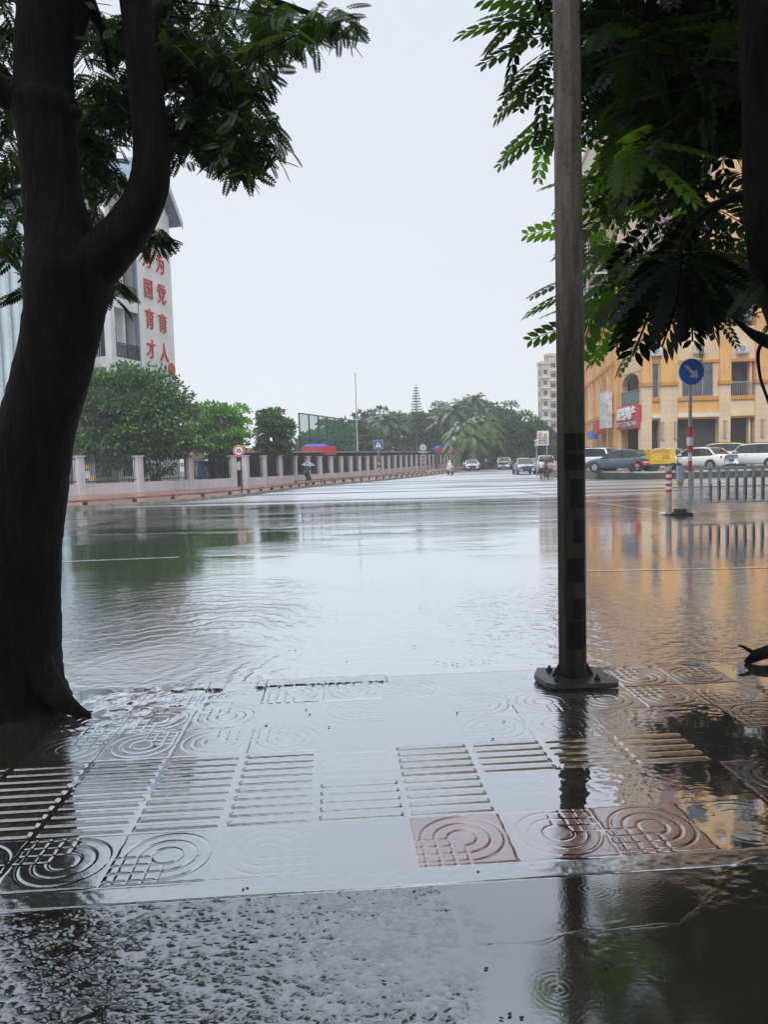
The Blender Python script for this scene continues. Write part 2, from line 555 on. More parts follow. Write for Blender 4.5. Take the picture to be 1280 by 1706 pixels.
# kerb strip and rough concrete in front
ks = (V < 0) & (V > -.3)
T[ks] = .0024 + (mid[ks] - .5) * .002 - .004 * (1 - edge(np.minimum(-V[ks], V[ks] + .3), .012, .02)) + (fine[ks] - .5) * .0012
colr[ks] = (.1, .095, .085)
cn = V <= -.3
DRY[cn] = .2
lump = vnoise(X * 15, Y * 20, 31) * .26 + vnoise(X * 44, Y * 52, 32) * .42 + fin2 * .32
rm = np.clip((.5 + .5 * (big - .5) + .5 * (mid - .5) - U + (V + .3) * .1) / .5, 0, 1)       # rough on the left, drowned on the right
rm = rm * np.clip(.75 + 1.5 * (vnoise(X * 2.1, Y * 2.6, 41) - .35), .5, 1)
T[cn] = (rm * ((lump - .49) * .0165) - (1 - rm) * .004)[cn] - .0004
colr[cn] = (np.array((.03, .03, .03)) * (.7 + .6 * lump[..., None]))[cn]


def polydist(pts):
    d = np.full(X.shape, 9.0)
    for (ax, ay), (bx, by) in zip(pts[:-1], pts[1:]):
        dx, dy = bx - ax, by - ay
        t = np.clip(((X - ax) * dx + (Y - ay) * dy) / (dx * dx + dy * dy), 0, 1)
        d = np.minimum(d, np.hypot(X - ax - t * dx, Y - ay - t * dy))
    return d


jit = (vnoise(X * 12, Y * 12, 51) - .5) * .03
for pts, wd, hh in (([(1262, 1430), (1232, 1440), (1202, 1455), (1192, 1485), (1160, 1520), (1132, 1540), (1075, 1545), (940, 1556), (905, 1570), (820, 1572), (735, 1578)], .007, .003),
                    ([(752, 1488), (760, 1520), (768, 1548), (780, 1572)], .012, -.007), ([(762, 1528), (808, 1526)], .01, -.006)):
    d = polydist([tuple(G(*p)[:2]) for p in pts]) + jit
    T += hh * np.exp(-(d / wd) ** 2)
# water surface with drip rings
W = (vnoise(X * 5, Y * 8, 61) - .5) * .0003
pud = np.clip((U - .8) / .8, 0, 1) * np.clip((V + 2.2) / .5, 0, 1)
W += pud * ((vnoise(X * 26, Y * 32, 62) - .5) * .0007 + (vnoise(X * 60, Y * 66, 64) - .5) * .00028 + (vnoise(X * 11, Y * 13, 65) - .5) * .0008) * np.clip(vnoise(X * 3, Y * 3, 63) * 2.2 - .5, .1, 1.3)
rr = random.Random(3)
rings = [(985, 1310, .4, .02, .00022), (975, 1300, .3, .012, .00018), (985, 1480, .34, .019, .00026), (1000, 1490, .2, .01, .0002), (850, 1530, .05, .012, .0003), (890, 1160, .25, .02, .0002),
         (1010, 1190, .3, .03, .0002), (700, 1330, .06, .012, .0003), (470, 1350, .05, .012, .0003), (1060, 1600, .12, .014, .0003), (1180, 1330, .3, .02, .0002), (620, 1460, .08, .014, .0002), (930, 1650, .12, .018, .0002)]
for px, py, ra, lam, am in rings:
    cx, cy, _ = G(px, py)
    r = np.hypot(X - cx, Y - cy) + (vnoise(X * 9, Y * 9, 72) - .5) * lam * 1.6
    W += am * (.35 if ra > .15 else .8) * np.sin(2 * PI * r / lam) * np.exp(-(r / (ra * .8)) ** 2 * 1.6) * np.clip(vnoise(X * 7, Y * 9, 71) * 2.6 - .6, 0, 1.4)
k = .0007
Z = W + k * np.logaddexp(0, (T - W) / k)
depth = np.clip((W - T) / .004 + .15, 0, 1)
# the kerb drops into the flooded carriageway
drop = np.clip((V + .02 * (mid - .5) - VEND) / .03, 0, 1)
Z = Z - drop * .07
colr = colr * (.5 + .35 * mid[..., None])
colr = colr * (1 - .55 * depth[..., None]) + np.array((.045, .036, .026)) * (.55 * depth[..., None])
nr, ncx = X.shape
idx = np.arange(nr * ncx).reshape(nr, ncx)
quad = np.stack([idx[:-1, :-1], idx[:-1, 1:], idx[1:, 1:], idx[1:, :-1]], -1).reshape(-1, 4)
me = np_mesh('pavement', np.stack([X, Y, Z], -1).reshape(-1, 3), quad, {'tint': colr.reshape(-1, 3), 'film': depth.ravel(), 'dry': (DRY * (1 - depth)).ravel() + np.where(cn, .26, 0).ravel()})
pm, nt, b, out = nodes('wet_paving'); nt.nodes.remove(b); L = nt.links.new
at = N(nt, 'ShaderNodeAttribute', _attribute_name='tint'); fl = N(nt, 'ShaderNodeAttribute', _attribute_name='film')
tc = N(nt, 'ShaderNodeTexCoord'); nz = N(nt, 'ShaderNodeTexNoise', Scale=160.0, Detail=3.0); L(tc.outputs['Object'], nz.inputs['Vector'])
bp = N(nt, 'ShaderNodeBump', Strength=1.0, Distance=1.0)
nz2 = N(nt, 'ShaderNodeTexNoise', Scale=75.0, Detail=4.0, Roughness=.6); L(tc.outputs['Object'], nz2.inputs['Vector'])
grit = mth(nt, 'MULTIPLY', nz2.outputs[0], mapr(nt, N(nt, 'ShaderNodeAttribute', _attribute_name='dry').outputs['Fac'], .2, .34, 0, .0005))
L(mth(nt, 'ADD', grit, mth(nt, 'MULTIPLY', nz.outputs[0], mapr(nt, fl.outputs['Fac'], 0, .5, .0004, .00001))), bp.inputs['Height'])
wet_output(nt, out, at.outputs['Color'], bp.outputs[0], mapr(nt, fl.outputs['Fac'], 0, .5, .12, .03), .1, .98, (.93, .96, 1), N(nt, 'ShaderNodeAttribute', _attribute_name='dry').outputs['Fac'])
tag(link('pavement', me, pm, smooth=True), kind='structure')

# ------------------------------------------------------------------ flooded carriageway
ys = np.concatenate([np.arange(4.6, 30, .8), np.arange(30, 330, 3.0)]); xs = np.linspace(-110, 150, 40)
X2, Y2 = np.meshgrid(xs, ys); Z2 = np.vectorize(zg)(Y2) - .006
idx = np.arange(X2.size).reshape(X2.shape)
quad = np.stack([idx[:-1, :-1], idx[:-1, 1:], idx[1:, 1:], idx[1:, :-1]], -1).reshape(-1, 4)
me = np_mesh('flooded_road', np.stack([X2, Y2, Z2], -1).reshape(-1, 3), quad)
rm_, nt, b, out = nodes('flooded_asphalt'); nt.nodes.remove(b); L = nt.links.new
tc = N(nt, 'ShaderNodeTexCoord'); sx = N(nt, 'ShaderNodeSeparateXYZ'); L(tc.outputs['Object'], sx.inputs[0])
xo, yo = sx.outputs[0], sx.outputs[1]


def nz3(scale, sxy, det=3.0, rough=.5):
    mp = N(nt, 'ShaderNodeMapping'); mp.inputs['Scale'].default_value = (sxy[0], sxy[1], 1); L(tc.outputs['Object'], mp.inputs[0])
    n = N(nt, 'ShaderNodeTexNoise', Scale=scale, Detail=det, Roughness=rough); L(mp.outputs[0], n.inputs['Vector'])
    return n.outputs[0]


def prod(*s):
    r = s[0]
    for q in s[1:]: r = mth(nt, 'MULTIPLY', r, q)
    return r


near = mapr(nt, yo, 5.2, 11, 1, 0)
small = prod(nz3(7.0, (.8, 1.5), 5.0, .55), mth(nt, 'ADD', mth(nt, 'MULTIPLY', near, .0052), .0013))
gust = prod(nz3(2.6, (.5, 1.3), 6.0, .6), .014, mapr(nt, nz3(.5, (.5, 1)), .42, .65), mapr(nt, yo, 9, 20, .5, 1))
# wave train spreading from the flooded tree root
cx, cy, _ = G(262, 1105)
dx = mth(nt, 'SUBTRACT', xo, float(cx)); dy = mth(nt, 'SUBTRACT', yo, float(cy))
r = mth(nt, 'ADD', mth(nt, 'SQRT', mth(nt, 'ADD', prod(dx, dx), prod(dy, dy, .8))), mth(nt, 'MULTIPLY', nz3(.9, (1, 1), 3.0), .7))
ph = mth(nt, 'ADD', mth(nt, 'MULTIPLY', mth(nt, 'POWER', r, .85), 36.0), mth(nt, 'MULTIPLY', nz3(1.7, (1, 1), 6.0, .65), 22.0))
side = mapr(nt, xo, -1.2, -.3, 1, .12)
train = prod(mth(nt, 'SINE', ph), mapr(nt, r, .2, 5.5, .0036, 0), side, mapr(nt, nz3(1.1, (.6, 1.5), 4.0), .3, .6, .25, 1))
splash = prod(nz3(16.0, (1, 1.3), 5.0, .6), mapr(nt, r, .15, 1.5, .034, 0))
# choppy strip by the pole on the right
cx2, cy2, _ = G(1010, 1060)
dx2 = mth(nt, 'SUBTRACT', xo, float(cx2)); dy2 = mth(nt, 'SUBTRACT', yo, float(cy2))
r2 = mth(nt, 'SQRT', mth(nt, 'ADD', prod(dx2, dx2), prod(dy2, dy2, .3)))
chop = prod(nz3(7.0, (1, 1.4), 3.0), mapr(nt, r2, .2, 2.4, .014, 0))
# rain pocked, shallower asphalt further off
patch = mapr(nt, nz3(.55, (.1, 1.0), 5.0, .6), .52, .64)
far = prod(patch, mapr(nt, yo, 16, 18.5))
far = mth(nt, 'ADD', far, prod(mapr(nt, yo, 17.5, 19), mapr(nt, yo, 22, 26, 1, 0), mapr(nt, nz3(.9, (.25, 1.0), 5.0, .6), .38, .6), .75), True)
streak = prod(mapr(nt, nz3(.42, (.09, 1.0), 6.0, .62), .5, .62), mapr(nt, yo, 18, 27))
pock = mth(nt, 'ADD', prod(nz3(9.0, (.6, 1.4), 4.0), far, .012), prod(nz3(2.6, (.5, 1.5), 4.0), mapr(nt, yo, 24, 34), .028))
ht = small
for q in (gust, train, splash, chop, pock): ht = mth(nt, 'ADD', ht, q)
bp = N(nt, 'ShaderNodeBump', Strength=1.0, Distance=1.0); L(ht, bp.inputs['Height'])
tar = mixc(nt, nz3(14.0, (1, 1), 6.0), (.03, .029, .028), (.075, .07, .064))
silt = mixc(nt, mapr(nt, yo, 5, 22), (.085, .066, .045), (.06, .055, .048))
base = mixc(nt, mapr(nt, yo, 14, 24), silt, tar)
wet_output(nt, out, base, bp.outputs[0], mth(nt, 'ADD', mth(nt, 'MULTIPLY', far, .14), mapr(nt, yo, 22, 34, .025, .3)), mapr(nt, far, 0, 1, .22, .05), mth(nt, 'ADD', mth(nt, 'MULTIPLY', far, 1.6), .78), (.95, .97, 1), mth(nt, 'MULTIPLY', streak, .8))
tag(link('flooded_road', me, rm_, smooth=True), kind='structure')

# distant ground under everything
gm = plain('damp_earth', (.07, .075, .055), .9, var=.3, scale=.2)
ys = np.concatenate([[-400, -20, 0, 25], np.arange(30, 90, 5.0), [200, 600, 2500]])
bld = MB(); vs = []; fs = []
for y in ys: vs += [(-2500, y, zg(y) - .12), (2500, y, zg(y) - .12)]
for i in range(len(ys) - 1): fs.append((2 * i, 2 * i + 1, 2 * i + 3, 2 * i + 2))
bld.add(vs, fs)
tag(bld.build('ground', gm), kind='structure')
# the concrete apron the photograph is taken from, behind the tiles
ap = MB().slab([(-60, -20), (60, -20), (60, 1.52), (-60, 1.52)], -.1, -.004)
ap.add([], [])
apm, nt, b, out = nodes('wet_concrete'); nt.nodes.remove(b)
tc = N(nt, 'ShaderNodeTexCoord'); nz = N(nt, 'ShaderNodeTexNoise', Scale=30.0, Detail=6.0); nt.links.new(tc.outputs['Object'], nz.inputs['Vector'])
bp = N(nt, 'ShaderNodeBump', Strength=.6, Distance=.006); nt.links.new(nz.outputs[0], bp.inputs['Height'])
wet_output(nt, out, (.03, .029, .027), bp.outputs[0], .1, .08, 2.0)
tag(ap.build('concrete_apron', apm), kind='structure')
sdp = MB()
sdp.slab([(-60, 1.52), (-8.9, 1.52), (-8.9, 5.6), (-60, 5.6)], -.1, -.004); sdp.slab([(8.9, 1.52), (60, 1.52), (60, 5.6), (8.9, 5.6)], -.1, -.004)
tag(sdp.build('pavement_continuation', apm), kind='structure')

# ------------------------------------------------------------------ road markings (sheets 4 mm above the water line)
mm_, nt, b, out = nodes('wet_road_paint'); nt.nodes.remove(b)
tc = N(nt, 'ShaderNodeTexCoord'); nz = N(nt, 'ShaderNodeTexNoise', Scale=7.0, Detail=7.0, Roughness=.7); nt.links.new(tc.outputs['Object'], nz.inputs['Vector'])
wet_output(nt, out, mixc(nt, mapr(nt, nz.outputs[0], .35, .6), (.3, .3, .29), (.75, .75, .73)), None, .12, .05, 2.6)


def marking(px0, px1, width, n=8):
    a = GZ(*px0); bq = GZ(*px1)
    d = (bq - a)[:2]; d /= np.hypot(*d); s = np.array([-d[1], d[0]]) * width / 2
    mb = MB(); vs = []
    for t in np.linspace(0, 1, n):
        c = a[:2] * (1 - t) + bq[:2] * t
        for q in (c - s, c + s): vs.append((q[0], q[1], zg(q[1]) - .002))
    mb.add(vs, [(2 * i, 2 * i + 2, 2 * i + 3, 2 * i + 1) for i in range(n - 1)])
    tag(mb.build('lane_marking', mm_), kind='structure')


marking((60, 937), (298, 928), .16)
marking((60, 893), (590, 881), .12)
for q in range(6): marking((60, 862.5 + q * 3.6), (232 - q * 14, 858 + q * 3.0), .28)
marking((972, 834), (1112, 854.5), .22)
marking((1112, 854.5), (1330, 848), .2)
marking((975, 951), (1330, 944), .1)
marking((860, 818), (905, 823), .2)
marking((735, 812), (790, 808), .2)

# ------------------------------------------------------------------ left kerb, brick footway, school ground
KL = [tuple(GZ(x, y)[:2]) for x, y in ((-300, 872), (-60, 862), (100, 850), (250, 840.5), (400, 827.5))]
KL += [(-4.9, 50.0), (0.0, 65.0), (9.0, 93.0), (18.5, 122.0), (30, 155)]
FA = np.array([-16.62, 40.5]); FB = np.array([-10.35, 51.0])           # first run of the fence
FDIR = np.array([math.sin(R(15.4)), math.cos(R(15.4))])
FC = np.array([-9.55, 51.5])
FD = FC + FDIR * 92
brick, nt, b, out = nodes('wet_brick_footway'); nt.nodes.remove(b); L = nt.links.new
tc = N(nt, 'ShaderNodeTexCoord'); bk = N(nt, 'ShaderNodeTexBrick', Scale=4.0)
bk.inputs['Color1'].default_value = (.34, .115, .075, 1); bk.inputs['Color2'].default_value = (.27, .1, .07, 1); bk.inputs['Mortar'].default_value = (.1, .08, .07, 1)
nz = N(nt, 'ShaderNodeTexNoise', Scale=1.2, Detail=5.0); L(tc.outputs['Object'], nz.inputs['Vector']); L(tc.outputs['Object'], bk.inputs['Vector'])
bp = N(nt, 'ShaderNodeBump', Strength=.4, Distance=.01); L(nz.outputs[0], bp.inputs['Height'])
wet_output(nt, out, bk.outputs[0], bp.outputs[0], .25, .03, 5.5, dry=.45)


def strip(name, left, right, dz, mat, n_per=4):
    """surface between two polylines that follows the street's fall"""
    lp = np.array([np.interp(np.linspace(0, len(left) - 1, 60), range(len(left)), [p[k] for p in left]) for k in (0, 1)]).T
    rp = np.array([np.interp(np.linspace(0, len(right) - 1, 60), range(len(right)), [p[k] for p in right]) for k in (0, 1)]).T
    mb = MB(); vs = []
    for a, c in zip(lp, rp):
        vs += [(a[0], a[1], zg(a[1]) + dz), (c[0], c[1], zg(c[1]) + dz)]
    mb.add(vs, [(2 * i, 2 * i + 1, 2 * i + 3, 2 * i + 2) for i in range(59)])
    return tag(mb.build(name, mat), kind='structure')


inner = [(-70, 33), (-40, 33), (-22, 38), tuple(FA), tuple(FB), tuple(FC), tuple(FC + FDIR * 14), tuple(FC + FDIR * 44), tuple(FC + FDIR * 74), tuple(FD)]
strip('brick_footway', inner, KL, .12, brick)
kerbm = plain('kerb_stone', (.3, .27, .24), .5, var=.25, scale=3)
mb = MB()
KLs = np.array([np.interp(np.linspace(0, len(KL) - 1, 90), range(len(KL)), [p[k] for p in KL]) for k in (0, 1)]).T
for a, c in zip(KLs[:-1], KLs[1:]):
    d = c - a; nrm = np.array([d[1], -d[0]]) / np.hypot(*d) * .16
    vs = []
    for p in (a, c):
        for q, z in ((p, -.05), (p, .135), (p + nrm, .135), (p + nrm * 1.1, -.05)): vs.append((q[0], q[1], zg(q[1]) + z))
    mb.add(vs, [(0, 1, 5, 4), (1, 2, 6, 5), (2, 3, 7, 6)])
tag(mb.build('left_kerb', kerbm), kind='structure')
yardm = plain('school_yard', (.16, .17, .15), .7, var=.2, scale=.5)
strip('school_yard', [(-110, 36), (-110, 60), (-90, 100), (-60, 160)], [(-22, 38.1), tuple(FB + (-.1, .1)), tuple(FC + FDIR * 44), tuple(FD)], .1, yardm)

# low rails along the left kerb: two rails on stub posts
RPOST = plain('rail_stub_post', (.035, .03, .028), .5)


def low_rail(label, pts, h=.34, step=1.7):
    p0 = pts[0]; z0 = zg(p0[1])
    t = thing('kerb_rail', label, 'rail', (p0[0], p0[1], z0), 0, 'low rails along the left kerb')
    pl = np.array(pts); seg = np.hypot(*np.diff(pl, axis=0).T); cum = np.concatenate([[0], np.cumsum(seg)])
    mb = MB(); s = np.linspace(0, cum[-1], max(2, int(cum[-1] / 4)))
    pp = np.stack([np.interp(s, cum, pl[:, k]) for k in (0, 1)], -1)
    for a, c in zip(pp[:-1], pp[1:]):
        mb.bar((a[0] - p0[0], a[1] - p0[1], zg(a[1]) + h - z0), (c[0] - p0[0], c[1] - p0[1], zg(c[1]) + h - z0), .09, .08)
    mb.build('rail', RUST, t)
    for q in np.arange(.3, cum[-1], step)[:60]:
        x, y = (np.interp(q, cum, pl[:, k]) for k in (0, 1))
        MB().box(-.07, .07, -.07, .07, -.1, h - .03).build('post', RPOST, t, loc=(x - p0[0], y - p0[1], zg(y) - z0))


low_rail('long low brown rail on stub posts at the water edge of the brick footway', [tuple(np.array(k) + (.05, .12)) for k in KL[1:6]], .3, 2.0)
low_rail('low pale rail on stub posts running along the kerb beyond the umbrella walker', [(-4.85, 50.4), (0.05, 65.2), (9.05, 93.2), (18, 120)], .36, 1.9)
low_rail('inner low rail on the footway between fence and kerb rail', [(-6.2, 51.5), (-1.2, 66.5), (5, 86)], .4, 2.2)

# ------------------------------------------------------------------ school fence
FWALL = wall_mat('fence_render', (.63, .64, .67), .45, .75)
FIRON = plain('black_iron', (.01, .012, .013), .45)


def fence(name, label, a, bpt, npil, pw, gaps_bars, hp=2.2):
    a = np.array(a); bpt = np.array(bpt); d = bpt - a; Ln = np.hypot(*d)
    rz = math.atan2(d[1], d[0]); z0 = zg(a[1])
    t = thing(name, label, 'fence', (a[0], a[1], z0), rz)
    slope = (zg(bpt[1]) - z0)

    def zz(s): return zg(a[1] + d[1] * s / Ln) - z0 + .1
    mb = MB()
    for s0, s1 in zip(np.linspace(0, Ln, npil)[:-1], np.linspace(0, Ln, npil)[1:]):
        vs = []
        for s in (s0, s1):
            for y, z in ((-.1, -.3), (-.1, .62), (.1, .62), (.1, -.3)): vs.append((s, y, zz(s) + z))
        mb.add(vs, [(0, 4, 5, 1), (1, 5, 6, 2), (2, 6, 7, 3)])
    mb.build('base_wall', FWALL, t)
    for k, s in enumerate(np.linspace(0, Ln, npil)):
        pb = rbox(pw, pw, hp - .08, .02, -.3 + .3)
        pb.slab([(x * 1.0, y * 1.0) for x, y in ((-pw / 2 - .05, -pw / 2 - .05), (pw / 2 + .05, -pw / 2 - .05), (pw / 2 + .05, pw / 2 + .05), (-pw / 2 - .05, pw / 2 + .05))], hp - .078, hp)
        pb.build('pillar', FWALL, t, loc=(s, 0, zz(s) - .02))
    for s0, s1 in zip(np.linspace(0, Ln, npil)[:-1], np.linspace(0, Ln, npil)[1:]):
        mb = MB(); l = s1 - s0 - pw
        for z in (.75, 1.95): mb.box(-l / 2, l / 2, -.025, .025, z, z + .05)
        nb = max(3, int(l / gaps_bars))
        for q in np.linspace(-l / 2 + .08, l / 2 - .08, nb): mb.box(q - .011, q + .011, -.011, .011, .63, 2.3)
        mb.build('railing', FIRON, t, loc=((s0 + s1) / 2, 0, zz((s0 + s1) / 2) - .02))
    return t


e0 = FA - (FB - FA) / 3.0 * 2.0
fence('school_fence', 'near run of grey pillared fence with wide iron railings before the broad leafy tree', e0, FB, 6, .42, .13)
g2 = thing('fence_gate', 'narrow black gate panel with a pale oval plate between two fence pillars', 'gate', (*((FB + FC) / 2), zg(51) + .1), math.atan2(*(FC - FB)[::-1]))
mb = MB()
for q in np.linspace(-.3, .3, 6): mb.box(q - .012, q + .012, -.012, .012, .05, 2.05)
for z in (.05, 1.0, 2.0): mb.box(-.33, .33, -.02, .02, z, z + .05)
mb.build('bars', FIRON, g2)
MB().lathe([(.3, -.015), (.3, .015)], 20, sx=.8, sy=1.0).build('oval_plate', plain('pale_plate', (.6, .58, .48), .5), g2, loc=(-.02, -.06, 1.45)).rotation_euler = (PI / 2, 0, 0)
fence('school_fence', 'long run of grey square fence pillars receding down the street beside the footway', FC, FD, 32, .4, .14)

# long shelter roof just inside the fence
sh = FC + FDIR * 1.0 + np.array([-FDIR[1], FDIR[0]]) * 1.3
t = thing('bike_shelter', 'long low shelter with pale roof edge running behind the school fence', 'shelter', (*sh, zg(52)), math.atan2(FDIR[1], FDIR[0]))
SHB = plain('dark_green_sheet', (.02, .028, .025), .7)
MB().box(0, 84, -.1, 2.2, 2.48, 2.6).build('roof', plain('galvanised_roof', (.42, .44, .44), .5, var=.2), t)
MB().box(0, 84, 2.0, 2.1, -.6, 2.48).build('back_wall', SHB, t)
for q in np.arange(.5, 84, 4.2): MB().box(q - .05, q + .05, -.02, .08, -.6, 2.48).build('post', FIRON, t)

# things seen through the near railings
for (px, py, Y, wd, hh, colr_, lab) in ((258, 770, 48.5, .7, 1.0, (.02, .09, .5), 'blue bin standing behind the fence under the broad leafy tree'),
                                       (345, 772, 54, 2.0, 1.9, (.1, .22, .55), 'blue and yellow painted panel behind the second bay of railings'),
                                       (372, 772, 56, 1.5, 1.9, (.55, .14, .2), 'rose coloured panel behind the railings near the weight limit sign'),
                                       (318, 772, 53, 1.0, 1.8, (.55, .55, .4), 'cream notice panel behind the railings beside the third pillar'),
                                       (138, 766, 44.5, 1.3, 2.0, (.3, .26, .42), 'mauve panel behind the leftmost visible railings')):
    p = P(px, py, Y); z = zg(Y) + .1
    t = thing('painted_panel' if 'bin' not in lab else 'wheeled_bin', lab, 'panel' if 'bin' not in lab else 'bin', (p[0], Y, z), R(20))
    mt = plain('panel_paint', colr_, .5, var=.35, scale=4)
    if 'bin' in lab:
        MB().prism([(-wd * .42, 0), (wd * .42, 0), (wd / 2, hh), (-wd / 2, hh)], -.35, .35).build('body', mt, t)
        MB().box(-wd * .55, wd * .55, -.4, .4, hh, hh + .1).build('lid', mt, t)
    else:
        MB().box(-wd / 2, wd / 2, -.03, .03, .3, hh).build('board', mt, t)
        for s in (-1, 1): MB().box(s * wd * .42 - .04, s * wd * .42 + .04, .03, .09, 0, hh).build('leg', FIRON, t)
        mb = MB()
        for q in range(5):
            a = random.uniform(-wd * .4, wd * .25); zz = random.uniform(.4, hh - .5)
            mb.cur = q % 3; mb.box(a, a + random.uniform(.15, .4), -.036 - q * .002, -.031, zz, zz + random.uniform(.15, .45))
        mb.build('painted_shapes', [YEL, SIGNW, plain('panel_blue', (.05, .2, .5), .5)], t)
p = P(425, 752, 60)
t = thing('notice_board', 'small ochre board on posts behind the fence between two trees', 'board', (p[0], 60, zg(60)), R(15))
MB().box(-.9, .9, -.04, .04, 2.2, 3.0).build('board', plain('ochre', (.5, .33, .1), .6, var=.3), t)
for s in (-.7, .7): MB().box(s - .04, s + .04, .04, .1, 0, 3.0).build('post', FIRON, t)

# ------------------------------------------------------------------ sports court netting, flag pole, canopies
NETP = plain('dark_green_post', (.006, .04, .03), .5)
nm, nt, b, out = nodes('green_netting'); nt.nodes.remove(b); L = nt.links.new
tp = N(nt, 'ShaderNodeBsdfTransparent'); df = N(nt, 'ShaderNodeBsdfDiffuse'); df.inputs[0].default_value = (.06, .2, .15, 1)
mx = N(nt, 'ShaderNodeMixShader', Fac=.25); L(tp.outputs[0], mx.inputs[1]); L(df.outputs[0], mx.inputs[2]); L(mx.outputs[0], out.inputs[0])
a = P(498, 690, 75); zc = zg(75)
t = thing('court_fence', 'tall green netted sports court fence on slim posts behind the school fence', 'fence', (a[0], 75, zc), math.atan2(FDIR[1], FDIR[0]))
NB, BW, HN = 8, 2.75, 6.75
for k in range(NB): MB().tube([(k * BW, 0, -.3), (k * BW, 0, HN)], .085, 8).build('post', NETP, t)
for z in (HN, 4.3): MB().tube([(0, 0, z), ((NB - 1) * BW, 0, z)], .06, 8).build('rail', NETP, t)
for k in range(NB - 1): MB().box(k * BW + .07, (k + 1) * BW - .07, -.004, .004, .2, HN - .06).build('netting', nm, t)
p = P(596, 755, 86)
t = thing('flag_pole', 'tall thin bare flag pole rising above the green court fence', 'flagpole', (p[0], 86, zg(86)))
MB().tube([(0, 0, -.1), (0, 0, 6), (-.02, 0, 11.7)], [.09, .075, .05], 10).build('pole', plain('pale_pole', (.42, .42, .4), .4), t)
MB().lathe([(.03, 0), (.08, .04), (.08, .1), (.02, .15)], 10, (-.02, 0, 11.7)).build('finial', CHROME, t)


def canopy(px, Y, wd, z0, z1, label, rcol, wall):
    p = P(px, 760, Y); zb = zg(Y)
    t = thing('tent_canopy', label, 'canopy', (p[0], Y, zb), R(12))
    mb = MB(); h = wd / 2
    mb.add([(-h, -1.5, z0), (h, -1.5, z0), (h, 1.5, z0), (-h, 1.5, z0), (-h * .72, 0, z1), (h * .62, 0, z1)], [(0, 1, 5, 4), (1, 2, 5), (2, 3, 4, 5), (3, 0, 4)])
    mb.build('roof', rcol, t)
    MB().box(-h - .15, h + .3, -1.62, -1.52, z0 - .6, z0 + .22).build('valance', wall, t)
    for s in (-1, 1):
        MB().box(s * h - .05, s * h + .05, -1.5, -1.4, 0, z0 - .01).build('post', FIRON, t)
        MB().box(s * h - .05, s * h + .05, 1.4, 1.5, 0, z0 - .01).build('post', FIRON, t)


TBLUE = plain('blue_canvas', (.01, .06, .5), .5, var=.2); TRED = plain('red_canvas', (.5, .035, .03), .6, var=.2)
canopy(527, 72, 2.8, 3.05, 3.55, 'blue roofed canopy with red valance behind the fence under the court netting', TBLUE, TRED)
canopy(738, 116, 2.9, 3.1, 3.65, 'small distant blue canopy with red end at the far end of the fence', TBLUE, TRED)

# ------------------------------------------------------------------ buildings
WWALL = wall_mat('white_render', (.8, .8, .8), .12, .7)
GLASS = glass_mat('window_glass')
REDL = plain('red_letters', (.6, .05, .04), .45, var=.06)
ROOFB = plain('blue_grey_tiles', (.2, .25, .32), .6, var=.25, scale=4, stretch=(6, .5, 1))
TRIM = plain('grey_trim', (.3, .31, .34), .6)
RAILD = plain('dark_railing', (.025, .03, .045), .45)
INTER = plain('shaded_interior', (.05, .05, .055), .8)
DOOR = plain('dark_blue_door', (.04, .05, .09), .5)


def window(par, x, z, wd, hh, y=-.02, frame=TRIM, glass=GLASS, mull=1, deep=.12):
    """frame standing in the wall face (local facade looks towards -Y) with its pane as a sub-part"""
    mb = MB(); f = .07
    mb.box(-wd / 2, wd / 2, -.06, deep, hh - f, hh); mb.box(-wd / 2, wd / 2, -.06, deep, 0, f)
    for s in (-1, 1): mb.box(s * wd / 2 - (f if s > 0 else 0), s * wd / 2 + (f if s < 0 else 0), -.058, deep, f, hh - f)
    for k in range(mull):
        q = -wd / 2 + wd * (k + 1) / (mull + 1); mb.box(q - .03, q + .03, -.04, .05, f, hh - f)
    o = mb.build('window', frame, par, loc=(x, y, z))
    MB().box(-wd / 2 + f, wd / 2 - f, .0, .03, f, hh - f).build('pane', glass, o)
    return o


